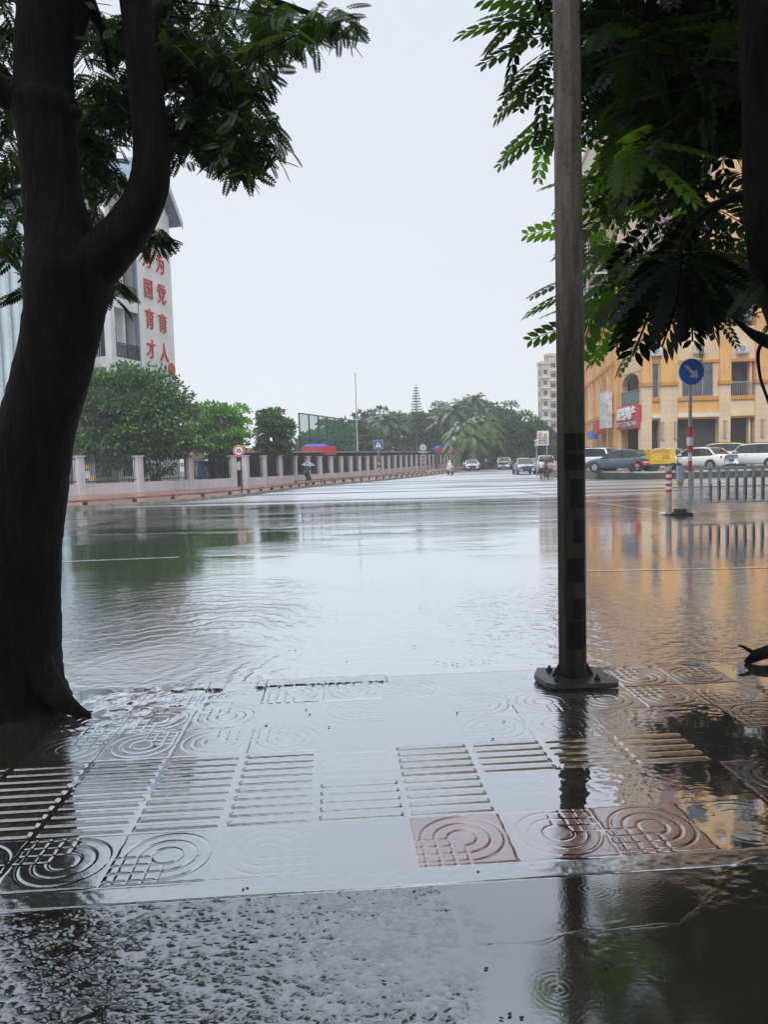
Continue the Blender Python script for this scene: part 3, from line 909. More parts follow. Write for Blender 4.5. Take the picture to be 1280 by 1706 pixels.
def wall_with_holes(x0, x1, z0, z1, holes, y=0.0, th=.3):
    """a slab from x0..x1, z0..z1 with rectangular holes (x0,x1,z0,z1), as boxes butted edge to edge"""
    xs = sorted({x0, x1} | {h[0] for h in holes} | {h[1] for h in holes}); zs = sorted({z0, z1} | {h[2] for h in holes} | {h[3] for h in holes})
    mb = MB(); vid = {}
    def hole(cx, cz): return any(h[0] < cx < h[1] and h[2] < cz < h[3] for h in holes)
    nx, nz_ = len(xs) - 1, len(zs) - 1
    solid = [[not hole((xs[i] + xs[i + 1]) / 2, (zs[j] + zs[j + 1]) / 2) for j in range(nz_)] for i in range(nx)]
    vs = []; fs = []

    def v(i, j, k):
        kk = (i, j, k)
        if kk not in vid: vid[kk] = len(vs); vs.append((xs[i], y + (th if k else 0), zs[j]))
        return vid[kk]
    for i in range(nx):
        for j in range(nz_):
            if not solid[i][j]: continue
            fs.append((v(i, j, 0), v(i + 1, j, 0), v(i + 1, j + 1, 0), v(i, j + 1, 0)))
            fs.append((v(i, j, 1), v(i, j + 1, 1), v(i + 1, j + 1, 1), v(i + 1, j, 1)))
            if i == 0 or not solid[i - 1][j]: fs.append((v(i, j, 0), v(i, j + 1, 0), v(i, j + 1, 1), v(i, j, 1)))
            if i == nx - 1 or not solid[i + 1][j]: fs.append((v(i + 1, j, 0), v(i + 1, j, 1), v(i + 1, j + 1, 1), v(i + 1, j + 1, 0)))
            if j == 0 or not solid[i][j - 1]: fs.append((v(i, j, 0), v(i, j, 1), v(i + 1, j, 1), v(i + 1, j, 0)))
            if j == nz_ - 1 or not solid[i][j + 1]: fs.append((v(i, j + 1, 0), v(i + 1, j + 1, 0), v(i + 1, j + 1, 1), v(i, j + 1, 1)))
    return mb.add(vs, fs)


# --- school block: origin at its balcony corner; +x runs along the street (away), the other face looks at us
c0 = P(192, 700, 50.0); zb = zg(50)
syaw = R(90 - 15.4)
school = thing('school_building', 'white school block with red slogan characters down its blank gable wall and corner balconies', 'school', (c0[0], 50, zb), syaw)
FLH, NF = 4.03, 5; TOP = NF * FLH + .35
# local frame: x along street, -y is the street face (towards road / right), facade to us is x=0 plane
BL = 3.35; LEN = 7.9
wall_with_holes(BL, LEN, 0, TOP, [], 0, .35).build('slogan_wall', WWALL, school)
MB().box(BL - .09, BL, -.03, .3, 0, TOP).build('downpipe', plain('blue_grey_pipe', (.28, .33, .42), .5), school)
MB().box(BL, LEN, .36, 11.5, 0, TOP).build('gable_block', WWALL, school)
fl = MB()
for k in range(NF):
    z = k * FLH + .72
    fl.box(0, BL - .1, 0, 9.9, z - .38, z + .32)          # slab edge with upstand
    if k < NF:
        pass
fl.build('balcony_slabs', WWALL, school); 
for y_ in (-.004, 4.6, 9.3): MB().box(-.004, .5, y_, y_ + .5, 0, TOP).build('column', WWALL, school)
wall_with_holes(0, 9.5, 0, TOP, [(.6 + 4.6 * i, 1.7 + 4.6 * i, 1.12 + FLH * k, 3.4 + FLH * k) for i in range(2) for k in range(NF)] + [(2.4 + 4.6 * i, 4.0 + 4.6 * i, 2.0 + FLH * k, 3.4 + FLH * k) for i in range(2) for k in range(NF)], 2.4, .25).build('recessed_wall', WWALL, school, loc=(0, 0, 0)).matrix_local = Matrix(((0, 1, 0, -.4), (1, 0, 0, .4), (0, 0, 1, 0), (0, 0, 0, 1)))
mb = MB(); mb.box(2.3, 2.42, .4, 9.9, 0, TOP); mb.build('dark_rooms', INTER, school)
for k in range(NF):
    z = k * FLH + 1.04
    dmb = MB().box(0, 1.1, 0, .06, 0, 2.5).build('door', DOOR, school, loc=(1.94, 1.1, z)); dmb.rotation_euler = (0, 0, PI / 2)
    # railings: street side and front side
    for (ax, ay, bx, by) in ((.5, .06, BL - .12, .06), (.06, .5, .06, 4.6), (.06, 5.1, .06, 9.3)):
        r = MB(); n = int(math.hypot(bx - ax, by - ay) / .16)
        for q in range(n + 1):
            t_ = q / n; x = ax + (bx - ax) * t_; y = ay + (by - ay) * t_
            r.box(x - .025, x + .025, y - .025, y + .025, z, z + .95)
        for zz in (.0, .75, .98): r.bar((ax, ay, z + zz + .02), (bx, by, z + zz + .02), .06)
        r.build('railing', RAILD, school)
# end wing beyond, roof
MB().box(-.2, LEN + .1, 10.0, 10.9, 0, TOP - .02).build('end_wall', WWALL, school)
mb = MB(); ov = .75
xa, xb = BL - ov, LEN + ov; xm = (xa + xb) / 2; zr = TOP + 3.7; ze = TOP - .35
mb.add([(xa, -.75, ze), (xm, -.75, zr), (xb, -.75, ze), (xa, 12, ze), (xm, 12, zr), (xb, 12, ze),
        (xa + .1, -.7, ze - .3), (xm, -.7, zr - .42), (xb - .1, -.7, ze - .3), (xa + .1, 12, ze - .3), (xm, 12, zr - .42), (xb - .1, 12, ze - .3)],
       [(0, 1, 4, 3), (1, 2, 5, 4), (6, 9, 10, 7), (7, 10, 11, 8), (0, 3, 9, 6), (2, 8, 11, 5), (3, 4, 10, 9), (4, 5, 11, 10)])
mb.add([(xa, -.75, ze), (xm, -.75, zr), (xm, -.7, zr - .42), (xa + .1, -.7, ze - .3)], [(0, 3, 2, 1)])
mb.add([(xb, -.75, ze), (xm, -.75, zr), (xm, -.7, zr - .42), (xb - .1, -.7, ze - .3)], [(0, 1, 2, 3)])
mb.build('roof', [ROOFB], school)
bb = MB()
for s, x0_, in ((-1, xa), (1, xb)):
    bb.add([(x0_, -.8, ze + .02), (xm, -.8, zr + .02), (xm, -.8, zr - .62), (x0_ - s * .05, -.8, ze - .5), (x0_, -.752, ze + .02), (xm, -.752, zr + .02), (xm, -.752, zr - .62), (x0_ - s * .05, -.752, ze - .5)], [(0, 1, 2, 3), (7, 6, 5, 4), (3, 2, 6, 7), (0, 3, 7, 4), (0, 4, 5, 1)])
bb.build('barge_boards', plain('grey_barge', (.6, .59, .6), .6), school)
g = MB(); g.prism([(BL + .1, TOP - .1), (LEN - .1, TOP - .1), ((BL + LEN) / 2, TOP + 2.75)], .01, .3); g.build('gable', WWALL, school)
# main roof over the balcony part
mb = MB()
mb.add([(-.9, -.5, TOP - .1), (BL - 1, -.5, TOP - .1), (BL - 1, 11.5, TOP - .1), (-.9, 11.5, TOP - .1), (BL - 1, 3, TOP + 2.6), (BL - 1, 9, TOP + 2.6)], [(0, 1, 4), (0, 4, 5, 3), (3, 5, 2), (0, 3, 2, 1)])
mb.build('lean_roof', ROOFB, school)
for k_, (s, xx, zt) in enumerate((('为国育才', BL + 1.28, 16.5), ('为党育人', BL + 3.0, 16.45))):
    for q, ch in enumerate(s):
        lettering(ch, 1.5, REDL, school, (xx, -.06, zt - q * 2.16), depth=.1, bold=.0, squeeze=.8)
MB().lathe([(.5, 0), (.5, .06)], 20).build('red_emblem', REDL, school, loc=(LEN - .6, -.01, 8.95)).rotation_euler = (PI / 2, 0, 0)
MB().lathe([(.85, 0), (.85, .06)], 20).build('red_emblem', REDL, school, loc=(BL + 2.25, -.0, TOP + .3)).rotation_euler = (PI / 2, 0, 0)
MB().prism([(LEN - .9, 7.0), (LEN - .1, 7.0), (LEN - .1, 8.3)], -.06, -.002).build('blue_mural', plain('mural_blue', (.05, .25, .55), .5, var=.3), school)

# --- pale ribbed wing left of the big trunk
pw_ = P(-190, 700, 47)
wing = thing('school_wing', 'pale blue white wing with tall vertical ribs at the left edge', 'building', (pw_[0], 47, zg(47)), 0)
PALE = wall_mat('pale_blue_cladding', (.62, .74, .8), .3, .5)
MB().box(0, 11.4, 0, 6, 0, 17.5).build('wall', PALE, wing)
for k in range(16): MB().box(k * .74, k * .74 + .2, -.22, -.002, 1.2, 17.3).build('rib', plain('rib_grey', (.45, .53, .58), .5) if k == 0 else bpy.data.materials['rib_grey'], wing)
MB().box(0, 11.4, -.05, -.003, .0, 1.0).build('plinth', TRIM, wing)
MB().tube([(8.2, -.5, 0), (8.2, -.5, 7.2)], .05, 8).build('downpipe', TRIM, wing)

# --- small tan house seen between trees
ph_ = P(318, 700, 72)
t = thing('tan_house', 'small tan block with a low parapet peeping out beside the school gable', 'building', (ph_[0], 72, zg(72)), R(10))
TAN = wall_mat('tan_render', (.42, .36, .3), .3)
MB().box(-.8, .9, 0, 4, 0, 7.4).build('wall', TAN, t)
MB().box(-.95, 1.05, -.15, 4.15, 7.4, 7.75).build('parapet', plain('tan_trim', (.33, .28, .24), .7), t)
window(t, 0, 4.6, .8, 1.2)

# --- orange corner building
OR = wall_mat('orange_stucco', (.75, .42, .16), .4, dirt=(.3, .2, .12))
CREAM = wall_mat('cream_panel', (.74, .56, .36), .35, dirt=(.36, .27, .18))
STONE = wall_mat('cream_stone_blocks', (.7, .53, .36), .16, .6, joints=.42)
ORD = wall_mat('orange_trim', (.6, .27, .06), .25)
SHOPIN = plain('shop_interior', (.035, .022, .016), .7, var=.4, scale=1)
WGL = glass_mat('street_window_glass', (.05, .06, .07), .05)
PZ = .25                                    # the forecourt is raised
bx = P(1070, 760, 56)[0]
bld = thing('corner_building', 'orange and cream corner building with shops, balconies and stone faced piers', 'building', (bx, 56, PZ), R(-1.5))
PODH = 14.0
piers = [(0, .72), (1.36, 2.62), (5.72, 6.58), (8.4, 9.45), (12.6, 13.5), (16.8, 17.7), (20.6, 21.6), (25, 26)]
for x0, x1 in piers:
    MB().box(x0, x1, -.1, .6, 0, 6.15).build('stone_pier', STONE, bld)
    MB().box(x0 - .06, x1 + .06, -.22, .6, 6.15, 6.42).build('capital', ORD, bld)
    MB().box(x0, x1, -.17, .6, 6.42, PODH).build('upper_pier', OR, bld)
bays = [(.72, 1.36, 'win'), (2.62, 5.72, 'win'), (6.58, 8.4, 'bal'), (9.45, 12.6, 'red'), (13.5, 16.8, 'win'), (17.7, 20.6, 'bal'), (21.6, 25, 'win')]
AWN = plain('cream_fascia', (.72, .68, .6), .5, var=.08)
SIGNR = plain('red_shop_sign', (.5, .05, .07), .45, var=.12)
for x0, x1, kd in bays:
    xm, wd = (x0 + x1) / 2, x1 - x0
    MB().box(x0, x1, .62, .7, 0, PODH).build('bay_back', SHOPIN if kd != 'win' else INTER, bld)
    sp = MB(); sp.box(x0, x1, .02, .62, 4.05, 5.0); sp.build('spandrel', OR if kd == 'win' else CREAM, bld)
    MB().box(x0, x1, -.09, .62, 5.0, 5.28).build('sill', ORD, bld)
    MB().box(x0, x1, -.04, .62, 3.62, 3.76).build('lintel', ORD, bld)
    MB().box(x0 + .02, x1 - .02, -.14, .3, 3.76, 4.05).build('fascia', {'win': AWN, 'bal': CREAM, 'red': SIGNR}[kd], bld)
    MB().box(x0, x1, .0, .62, 8.0, 10.4).build('panel', CREAM, bld)
    MB().box(x0, x1, -.06, .62, 7.8, 8.0).build('band', ORD, bld)
    if kd == 'win':
        MB().box(x0, x0 + .12 * wd, .04, .62, 5.28, 7.8).build('reveal', CREAM, bld)
        MB().box(x1 - .12 * wd, x1, .04, .62, 5.28, 7.8).build('reveal', CREAM, bld)
        window(bld, xm, 5.28, wd * .76, 2.52, .12, mull=2 if wd > 1 else 0, glass=WGL)
        window(bld, xm, 10.8, wd * .76, 2.4, .12, mull=2 if wd > 1 else 0, glass=WGL)
        MB().box(x0, x1, .02, .62, 13.2, PODH).build('panel', OR, bld)
        MB().box(x0, x0 + .12 * wd, .04, .62, 10.4, 13.2).build('reveal', CREAM, bld)
        MB().box(x1 - .12 * wd, x1, .04, .62, 10.4, 13.2).build('reveal', CREAM, bld)
        MB().box(x0 + .1, x0 + .16, .45, .6, .0, 3.6).build('shop_frame', TRIM, bld)
    else:
        r = MB()
        for q in np.linspace(x0 + .05, x1 - .05, int(wd / .13)): r.box(q - .015, q + .015, .02, .05, 5.3, 6.25)
        r.box(x0, x1, .0, .07, 6.25, 6.32); r.build('balcony_railing', plain('grey_railing', (.3, .31, .32), .4), bld)
        MB().box(x1 - .3, x1 - .12, .2, .6, 5.3, 7.8).build('reveal', CREAM, bld)
        MB().box(x1 - .34, x1 - .2, .2, .6, 0, 3.6).build('shop_frame', CREAM, bld)
        window(bld, xm, 10.8, wd * .7, 2.4, .12, mull=1, glass=WGL)
        MB().box(x0, x1, .02, .62, 13.2, PODH).build('panel', OR, bld)
for x0, x1 in piers[1:5]:
    for xq in ((x0 + .12, x1 - .12) if x1 - x0 > 1.2 else ((x0 + x1) / 2,)):
        lmp = MB().box(-.1, .1, -.16, 0, 0, .12); lmp.box(-.1, .1, -.16, 0, 1.2, 1.32); lmp.box(-.09, .09, -.03, -.001, .12, 1.2); lmp = lmp.build('wall_lantern', TRIM, bld, loc=(xq, -.102, 2.15))
        MB().box(-.07, .07, -.13, -.03, .12, 1.2).build('lamp_glass', plain('amber_glass', (.45, .35, .2), .3), lmp)
MB().box(-.3, 26, -.5, .6, PODH, PODH + .35).build('cornice', ORD, bld)
MB().box(-.15, 26, -.3, .6, PODH - .3, PODH - .002).build('cornice_mould', CREAM, bld)
lettering('黄焖鸡米饭', .42, plain('pale_letters', (.8, .7, .5), .5), bld, (11, -.16, 3.9), depth=.03)
MB().slab([(.8, .72), (26, .72), (26, 24), (7.5, 24)], 0, PODH - .05).build('podium_core', INTER, bld)
# chamfered bay and street facade (receding along the side of the street)
ch = R(90 + 2.7)
a_ = Vector((0, 0, 0))
wing2 = R(-1.5)


def facade(x0, z0, name): pass


# local helper: build in a frame that starts at the corner and runs away from us
dirA = Vector((math.sin(R(-2.7 - 1.5)), math.cos(R(-2.7 - 1.5)), 0))      # in building space
LA = 5.0
FR_A = Matrix.Rotation(math.atan2(-dirA.y, -dirA.x), 4, 'Z'); FR_A.translation = dirA * LA     # x runs towards the corner


def part(mb, name, mat, M, par=None):
    o = mb.build(name, mat, par or bld); o.matrix_local = M; return o


X0 = .35
part(wall_with_holes(X0, LA - .05, 0, PODH, [(X0 + .55, LA - .55, 0, 3.1), (X0 + .5, LA - .6, 4.95, 7.35)], .05, .5), 'chamfer_wall', OR, FR_A)
arch = MB(); n = 14; xa, xb = X0 + .5, LA - .6
pl = [(xa, 7.35), (xb, 7.35)] + [(xb - (xb - xa) * k / n, 7.35 - .85 * (1 - math.sqrt(max(0, 1 - (1 - 2 * k / n) ** 2)))) for k in range(n + 1)][1:-1]
half = n // 2
for k in range(n):
    x1_, x2_ = xb - (xb - xa) * k / n, xb - (xb - xa) * (k + 1) / n
    f_ = lambda q: 7.35 - .85 * (1 - math.sqrt(max(0, 1 - (1 - 2 * q / n) ** 2)))
    z1_, z2_ = f_(k), f_(k + 1)
    arch.add([(x1_, .052, 7.352), (x2_, .052, 7.352), (x2_, .052, z2_), (x1_, .052, z1_), (x1_, .5, 7.352), (x2_, .5, 7.352), (x2_, .5, z2_), (x1_, .5, z1_)], [(0, 1, 2, 3), (3, 2, 6, 7)])
part(arch, 'arch', CREAM, FR_A)
part(MB().box(X0 + .3, LA - .4, .0, .045, 7.4, 10.2), 'cream_panel', CREAM, FR_A)
part(MB().box(X0 + .1, LA - .1, 1.7, 1.8, 0, PODH), 'bay_back', SHOPIN, FR_A)
r = MB()
for q in np.linspace(xa, xb, 18): r.box(q - .015, q + .015, .0, .03, 4.95, 5.95)
r.box(xa, xb, -.02, .05, 5.95, 6.03); r.box(xa, xb, .01, .02, 5.0, 5.9)
part(r, 'balcony_railing', plain('teal_railing', (.12, .17, .19), .4), FR_A)
so_ = part(MB().box(X0 + .2, LA - .1, -.3, .04, 3.05, 4.85), 'shop_sign', SIGNR, FR_A)
SGW = plain('white_letters', (.85, .84, .82), .5, var=.03)
l = lettering('星联地产', .98, SGW, so_, ((X0 + LA) / 2, -.345, 4.2), depth=.08, bold=.03, squeeze=.98)
l = lettering('新房·二手房·租赁中心', .4, plain('grey_letters', (.5, .52, .5), .5), so_, ((X0 + LA) / 2, -.335, 3.4), depth=.06, bold=.008, squeeze=1.05)
for s in (X0 + .3, LA - .2): part(MB().box(s - .28, s + .28, -.08, .048, 0, 3.5), 'shop_pier', STONE, FR_A)
part(MB().box(X0 - .2, LA, -.2, .5, PODH, PODH + .35), 'cornice', ORD, FR_A)
# long side facade: piers and bays stepping back down the street
st = dirA * LA
dirB = Vector((math.sin(R(9.5 - 1.5)), math.cos(R(9.5 - 1.5)), 0)); LB = 27
FR_B = Matrix.Rotation(math.atan2(-dirB.y, -dirB.x), 4, 'Z'); FR_B.translation = st + dirB * LB
holes = []
for k in range(7):
    x = .8 + k * 3.75
    holes += [(x, x + 2.4, 0, 3.4), (x + .3, x + 2.1, 5.2, 7.6), (x + .3, x + 2.1, 9.2, 11.6)]
part(wall_with_holes(0, LB - .02, 0, PODH, holes, .1, .4), 'side_wall', OR, FR_B)
part(MB().box(0, LB - .1, .9, 1.0, 0, PODH), 'bay_back', INTER, FR_B)
for k in range(8):
    x = .8 + k * 3.75 - 1.0
    if x < 0: x = 0
    part(MB().box(x, x + .6, -.25, .097, 0, PODH - .2), 'side_pier', OR if k % 2 else CREAM, FR_B)
for z in (4.4, 8.4, 12.6): part(MB().box(0, LB - .03, -.35, -.252, z, z + .3), 'string_course', ORD, FR_B)
part(MB().box(-.2, LB, -.5, .5, PODH, PODH + .4), 'cornice', ORD, FR_B)
part(MB().box(LB - 3.6, LB - .4, -1.0, -.36, 3.3, 6.3), 'side_sign', plain('grey_white_sign', (.62, .62, .62), .5, var=.2, scale=2), FR_B)
part(MB().box(LB - 9.5, LB - 6.2, -.9, -.36, 3.0, 4.2), 'side_sign', SIGNR, FR_B)
part(MB().box(LB - 14.5, LB - 10.2, -.9, -.36, 2.6, 3.4), 'side_sign', plain('blue_sign_band', (.06, .25, .62), .5), FR_B)
for k in range(7): part(MB().box(.8 + k * 3.75 + .3, .8 + k * 3.75 + 2.1, .3, .34, 5.2, 7.6), 'window', WGL, FR_B)

ACW = plain('air_conditioner_white', (.6, .6, .58), .5, var=.15)


def air_con(par, x, y, z, M=None):
    mb = MB(); mb.box(x - .42, x + .42, y - .34, y, z, z + .6); mb.box(x - .44, x + .44, y - .3, y, z - .06, z - .002)
    o = mb.build('air_conditioner', ACW, par)
    fn = MB().lathe([(.24, 0), (.24, .012)], 14).build('fan_grille', TRIM, o, loc=(x - .08, y - .341, z + .3)); fn.rotation_euler = (PI / 2, 0, 0)


for x, z in ((4.2, 8.5), (7.4, 8.4), (11, 8.6), (4.6, 13.3), (1.0, 8.4)): air_con(bld, x, -.002, z)

# --- residential block above the podium
ORT = wall_mat('tower_orange', (.74, .48, .24), .25, dirt=(.4, .28, .18))
tw = thing('apartment_block', 'orange apartment block with barred balconies rising behind the corner building', 'building', (bx + 3.2, 60.5, PZ), R(-1.5))
TH_ = 47
hol = []
for k in range(10):
    for x in (2.0, 6.2, 10.2, 14.4, 18.6): hol.append((x, x + 1.9, 15.6 + 3.05 * k, 17.5 + 3.05 * k))
wall_with_holes(0, 23, 0, TH_, hol, 0, .35).build('front_wall', ORT, tw)
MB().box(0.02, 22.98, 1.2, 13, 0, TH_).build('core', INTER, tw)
wl = wall_with_holes(0, 13, 0, TH_, [(2 + 3.6 * i, 3.6 + 3.6 * i, 15.6 + 3.05 * k, 17.3 + 3.05 * k) for i in range(3) for k in range(10)], 0, .3).build('side_wall', wall_mat('tower_cream', (.66, .5, .36), .15), tw)
wl.matrix_local = Matrix.Translation((0, 13, 0)) @ Matrix.Rotation(-PI / 2, 4, 'Z')
BRW = wall_mat('mauve_brick', (.36, .22, .22), .2, joints=.3)
MB().box(-.25, 1.3, -.3, -.002, 14, TH_ - 1).build('brick_pilaster', BRW, tw)
BALB = plain('pale_blue_balcony_bars', (.55, .6, .66), .4)
for (x0, x1, z0, z1) in hol:
    window(tw, (x0 + x1) / 2, z0, x1 - x0, z1 - z0, .1, mull=1, glass=WGL)
    if x0 in (6.2, 14.4):
        r = MB(); wd = x1 - x0
        for q in np.linspace(-.1, wd + .1, 17): r.box(x0 + q - .014, x0 + q + .014, -.42, -.39, z0 - .3, z0 + .8)
        r.box(x0 - .14, x1 + .14, -.44, -.37, z0 + .8, z0 + .86); r.box(x0 - .14, x1 + .14, -.44, -.002, z0 - .42, z0 - .3)
        r.build('balcony_railing', BALB, tw)
for k in range(9):
    for x in (4.4, 8.7, 12.8): air_con(tw, x + .5, -.002, 15.4 + 3.05 * k)
for z in (14.6, 26.8, 39): MB().box(-.3, 23.2, -.3, -.004, z, z + .3).build('string_course', ORD, tw)


def tower(name, label, px, Y, wd, dp, top, yaw, wallm, nb, fl=3.0, side=None):
    p = P(px, 740, Y)
    t = thing(name, label, 'building', (p[0], Y, zg(Y)), R(yaw))
    nfl = int((top - 3) / fl)
    cw = wd / nb
    hol = [(cw * i + cw * .5 - min(1.0, cw * .22), cw * i + cw * .5 + min(1.0, cw * .22), 3.6 + fl * k, 4.9 + fl * k) for i in range(nb) for k in range(nfl)]
    wall_with_holes(0, wd, 0, top, hol, 0, .3).build('front_wall', wallm, t)
    MB().box(.02, wd - .02, .7, dp - .02, 0, top - .05).build('core', INTER, t)
    ns = max(1, int(dp / 4))
    sl_ = wall_with_holes(0, dp, 0, top, [(dp / ns * i + 1.2, dp / ns * i + 2.6, 3.4 + fl * k, 5.0 + fl * k) for i in range(ns) for k in range(nfl)], 0, .28).build('side_wall', side or wallm, t)
    sl_.matrix_local = Matrix.Translation((0, dp, 0)) @ Matrix.Rotation(-PI / 2, 4, 'Z')
    MB().box(-.2, wd + .2, -.25, dp, top, top + .8).build('parapet', wallm, t)
    mb = MB()
    for k in range(nfl): mb.box(-.15, wd + .15, -.35, -.002, 2.6 + fl * k, 2.78 + fl * k)
    mb.build('floor_bands', SIGNW, t)
    return t


TBR = wall_mat('tower_brown', (.36, .26, .2), .2); TPK = wall_mat('tower_pink_beige', (.55, .42, .36), .15); TBE = wall_mat('tower_beige', (.56, .47, .38), .15)
bt = tower('bay_tower', 'brown apartment tower with stacked white edged bay windows beyond the corner building', 983, 92, 5, 16, 31, -4, TBR, 2, side=TPK)
tower('pink_tower', 'pinkish beige apartment tower behind the leaves, highest on the street side', 996, 101, 14, 16, 44, -6, TPK, 4, side=TBE)
tower('beige_tower', 'slim grey beige tower seen in the gap right of the lamp post', 955, 125, 7, 14, 36, -5, TBE, 3)
tower('far_tower', 'left and lower of two hazy beige towers beside the lamp post', 903, 215, 2.6, 4, 27.5, 2, TBE, 1)
tower('far_tower', 'right and taller of two hazy beige towers beside the lamp post', 914, 225, 7.0, 4, 31, 2, TBE, 2)

# ------------------------------------------------------------------ raised forecourt on the right
fc = plain('forecourt_paving', (.2, .18, .16), .35, var=.2, scale=1.5)
FP = [(13.6, 64), (14.8, 50.5), (16.5, 46.8), (19, 46.2), (60, 44.5), (60, 120), (26, 120), (20, 90)]
tag(MB().slab(FP, lambda y: zg(y) - .2, PZ).build('forecourt', fc), kind='structure')
tag(MB().slab([(a, b) for a, b in ((14.62, 50.4), (16.42, 46.6), (19, 46.0), (60, 44.3), (60, 44.52), (19, 46.22), (16.52, 46.82), (14.82, 50.52))], lambda y: zg(y) - .2, PZ - .06).build('forecourt_kerb', plain('dark_wet_kerb', (.05, .05, .042), .5, var=.4, scale=2)), kind='structure')

tag(MB().slab([(a, b) for a, b in ((14.6, 50.4), (16.4, 46.57), (19, 45.97), (60, 44.27), (60, 44.5), (19, 46.2), (16.5, 46.8), (14.8, 50.5))], PZ - .058, PZ + .045).build('kerb_coping', plain('pale_coping', (.5, .49, .46), .5, var=.3, scale=2)), kind='structure')

# ------------------------------------------------------------------ lamp post close to us on the right
pb = G(955, 1136)
lp = thing('lamp_post', 'dark weathered post with sticker marks on a raised base plate in the wet paving', 'post', (pb[0], pb[1], 0))
POSTM, nt, b, out = nodes('weathered_post'); L = nt.links.new
tc = N(nt, 'ShaderNodeTexCoord'); mp = N(nt, 'ShaderNodeMapping'); mp.inputs['Scale'].default_value = (3, 3, .5); L(tc.outputs['Object'], mp.inputs[0])
nz = N(nt, 'ShaderNodeTexNoise', Scale=4.0, Detail=8.0, Roughness=.65); L(mp.outputs[0], nz.inputs['Vector'])
n2 = N(nt, 'ShaderNodeTexNoise', Scale=30.0, Detail=4.0); L(tc.outputs['Object'], n2.inputs['Vector'])
sx = N(nt, 'ShaderNodeSeparateXYZ'); L(tc.outputs['Object'], sx.inputs[0])
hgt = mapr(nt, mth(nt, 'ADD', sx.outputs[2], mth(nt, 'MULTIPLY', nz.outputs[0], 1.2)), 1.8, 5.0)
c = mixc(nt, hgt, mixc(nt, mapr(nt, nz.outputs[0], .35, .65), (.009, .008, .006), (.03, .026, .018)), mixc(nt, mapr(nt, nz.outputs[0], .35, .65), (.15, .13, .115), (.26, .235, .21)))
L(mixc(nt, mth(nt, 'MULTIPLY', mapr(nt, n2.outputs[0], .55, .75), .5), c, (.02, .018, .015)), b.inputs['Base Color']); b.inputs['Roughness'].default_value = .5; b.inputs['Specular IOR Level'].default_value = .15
bp = N(nt, 'ShaderNodeBump', Strength=.25, Distance=.005); L(n2.outputs[0], bp.inputs['Height']); L(bp.outputs[0], b.inputs['Normal'])
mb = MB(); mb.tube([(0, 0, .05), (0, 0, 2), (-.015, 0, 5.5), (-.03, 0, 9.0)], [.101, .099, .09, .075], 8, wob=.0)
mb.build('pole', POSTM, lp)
PLATE = plain('base_plate_iron', (.05, .052, .055), .3, .3, var=.3, scale=12)
pm_ = MB(); q = .285
oct_ = [(-q * .95, q * .12), (-q * .8, -q * .55), (-q * .62, -q * .72), (q * .92, -q * .72), (q * 1.0, -q * .5), (q * .85, q * .3), (q * .7, q * .72), (-q * .75, q * .72)]
pm_.slab(oct_, .018, .05); pm_.build('base_plate', PLATE, lp)
for sx_, sy_ in ((-1, -1), (1, -1), (1, 1), (-1, 1)):
    bt_ = MB().lathe([(.022, .05), (.022, .068), (.01, .069), (.01, .088)], 6); bt_.build('bolt', DARK, lp, loc=(sx_ * .14, sy_ * .125, 0))
for sx_, sy_ in ((-1, 0), (1, 0)):
    MB().prism([(sx_ * .098, .05), (sx_ * .15, .05), (sx_ * .1, .14)], -.006, .006).build('gusset', DARK, lp)
STK = plain('old_sticker', (.008, .0075, .007), .6, var=.4, scale=20, spec=.1)
for (zc_, xc_, w_, h_) in ((1.72, -.03, .075, .12), (1.72, .058, .05, .12), (1.58, -.028, .08, .12), (1.58, .058, .05, .11), (1.36, .02, .1, .2), (1.1, .03, .09, .16), (.82, .0, .12, .17), (.55, .03, .1, .14), (.36, .01, .14, .2)):
    mb = MB(); vs = []
    for k in range(5):
        t_ = -PI / 2 + (xc_ + w_ * (k / 4 - .5)) / .101
        for z in (zc_ - h_ / 2, zc_ + h_ / 2): vs.append((.1025 * math.cos(t_), .1025 * math.sin(t_), z))
    mb.add(vs, [(2 * k, 2 * k + 2, 2 * k + 3, 2 * k + 1) for k in range(4)]); mb.build('sticker', STK, lp)

# ------------------------------------------------------------------ barrier, bollard, keep-right sign
pe = G(1134, 857)
bar = thing('road_barrier', 'grey blue steel road barrier with upright bars and a weighted end post', 'barrier', (pe[0], pe[1], 0), R(.3)); bar.scale = (.86, .9, .93)
BG = plain('barrier_grey_blue', (.4, .45, .47), .35, .2, var=.15)
MB().bar((.05, 0, 1.24), (9.5, 0, 1.24), .08, .075).build('top_rail', plain('barrier_rail', (.4, .44, .46), .35, .2), bar)
MB().bar((.05, 0, .3), (9.5, 0, .3), .06, .045).build('bottom_rail', BG, bar)
ep = rbox(.1, .1, 1.22, .015); ep.build('end_post', BG, bar)
rbox(.19, .16, .42, .03, .9).build('end_box', plain('barrier_end_box', (.36, .45, .5), .35), bar)
rbox(.13, .13, .12, .02, .77).build('orange_band', plain('dull_orange', (.42, .25, .1), .5), bar)
pm_ = MB(); pm_.slab([(-.3, -.2), (.3, -.2), (.3, .2), (-.3, .2)], 0, .05); pm_.slab([(-.14, -.14), (.14, -.14), (.14, .14), (-.14, .14)], .05, .15); pm_.build('rubber_foot', DARK, bar)
MB().slab([(-.5, .05), (.5, .05), (.5, .3), (-.5, .3)], 0, .04).build('white_block', WHITE, bar)
for k in range(36):
    x = .36 + k * .258
    MB().box(x - .045, x + .045, -.012, .012, .32, 1.22).build('upright_bar', BG, bar)
    if k > 1: MB().box(x + .005, x + .05, -.03, -.0125, .36, .62 + .35 * min(1, k / 4)).build('blue_strip', DBLUE, bar)
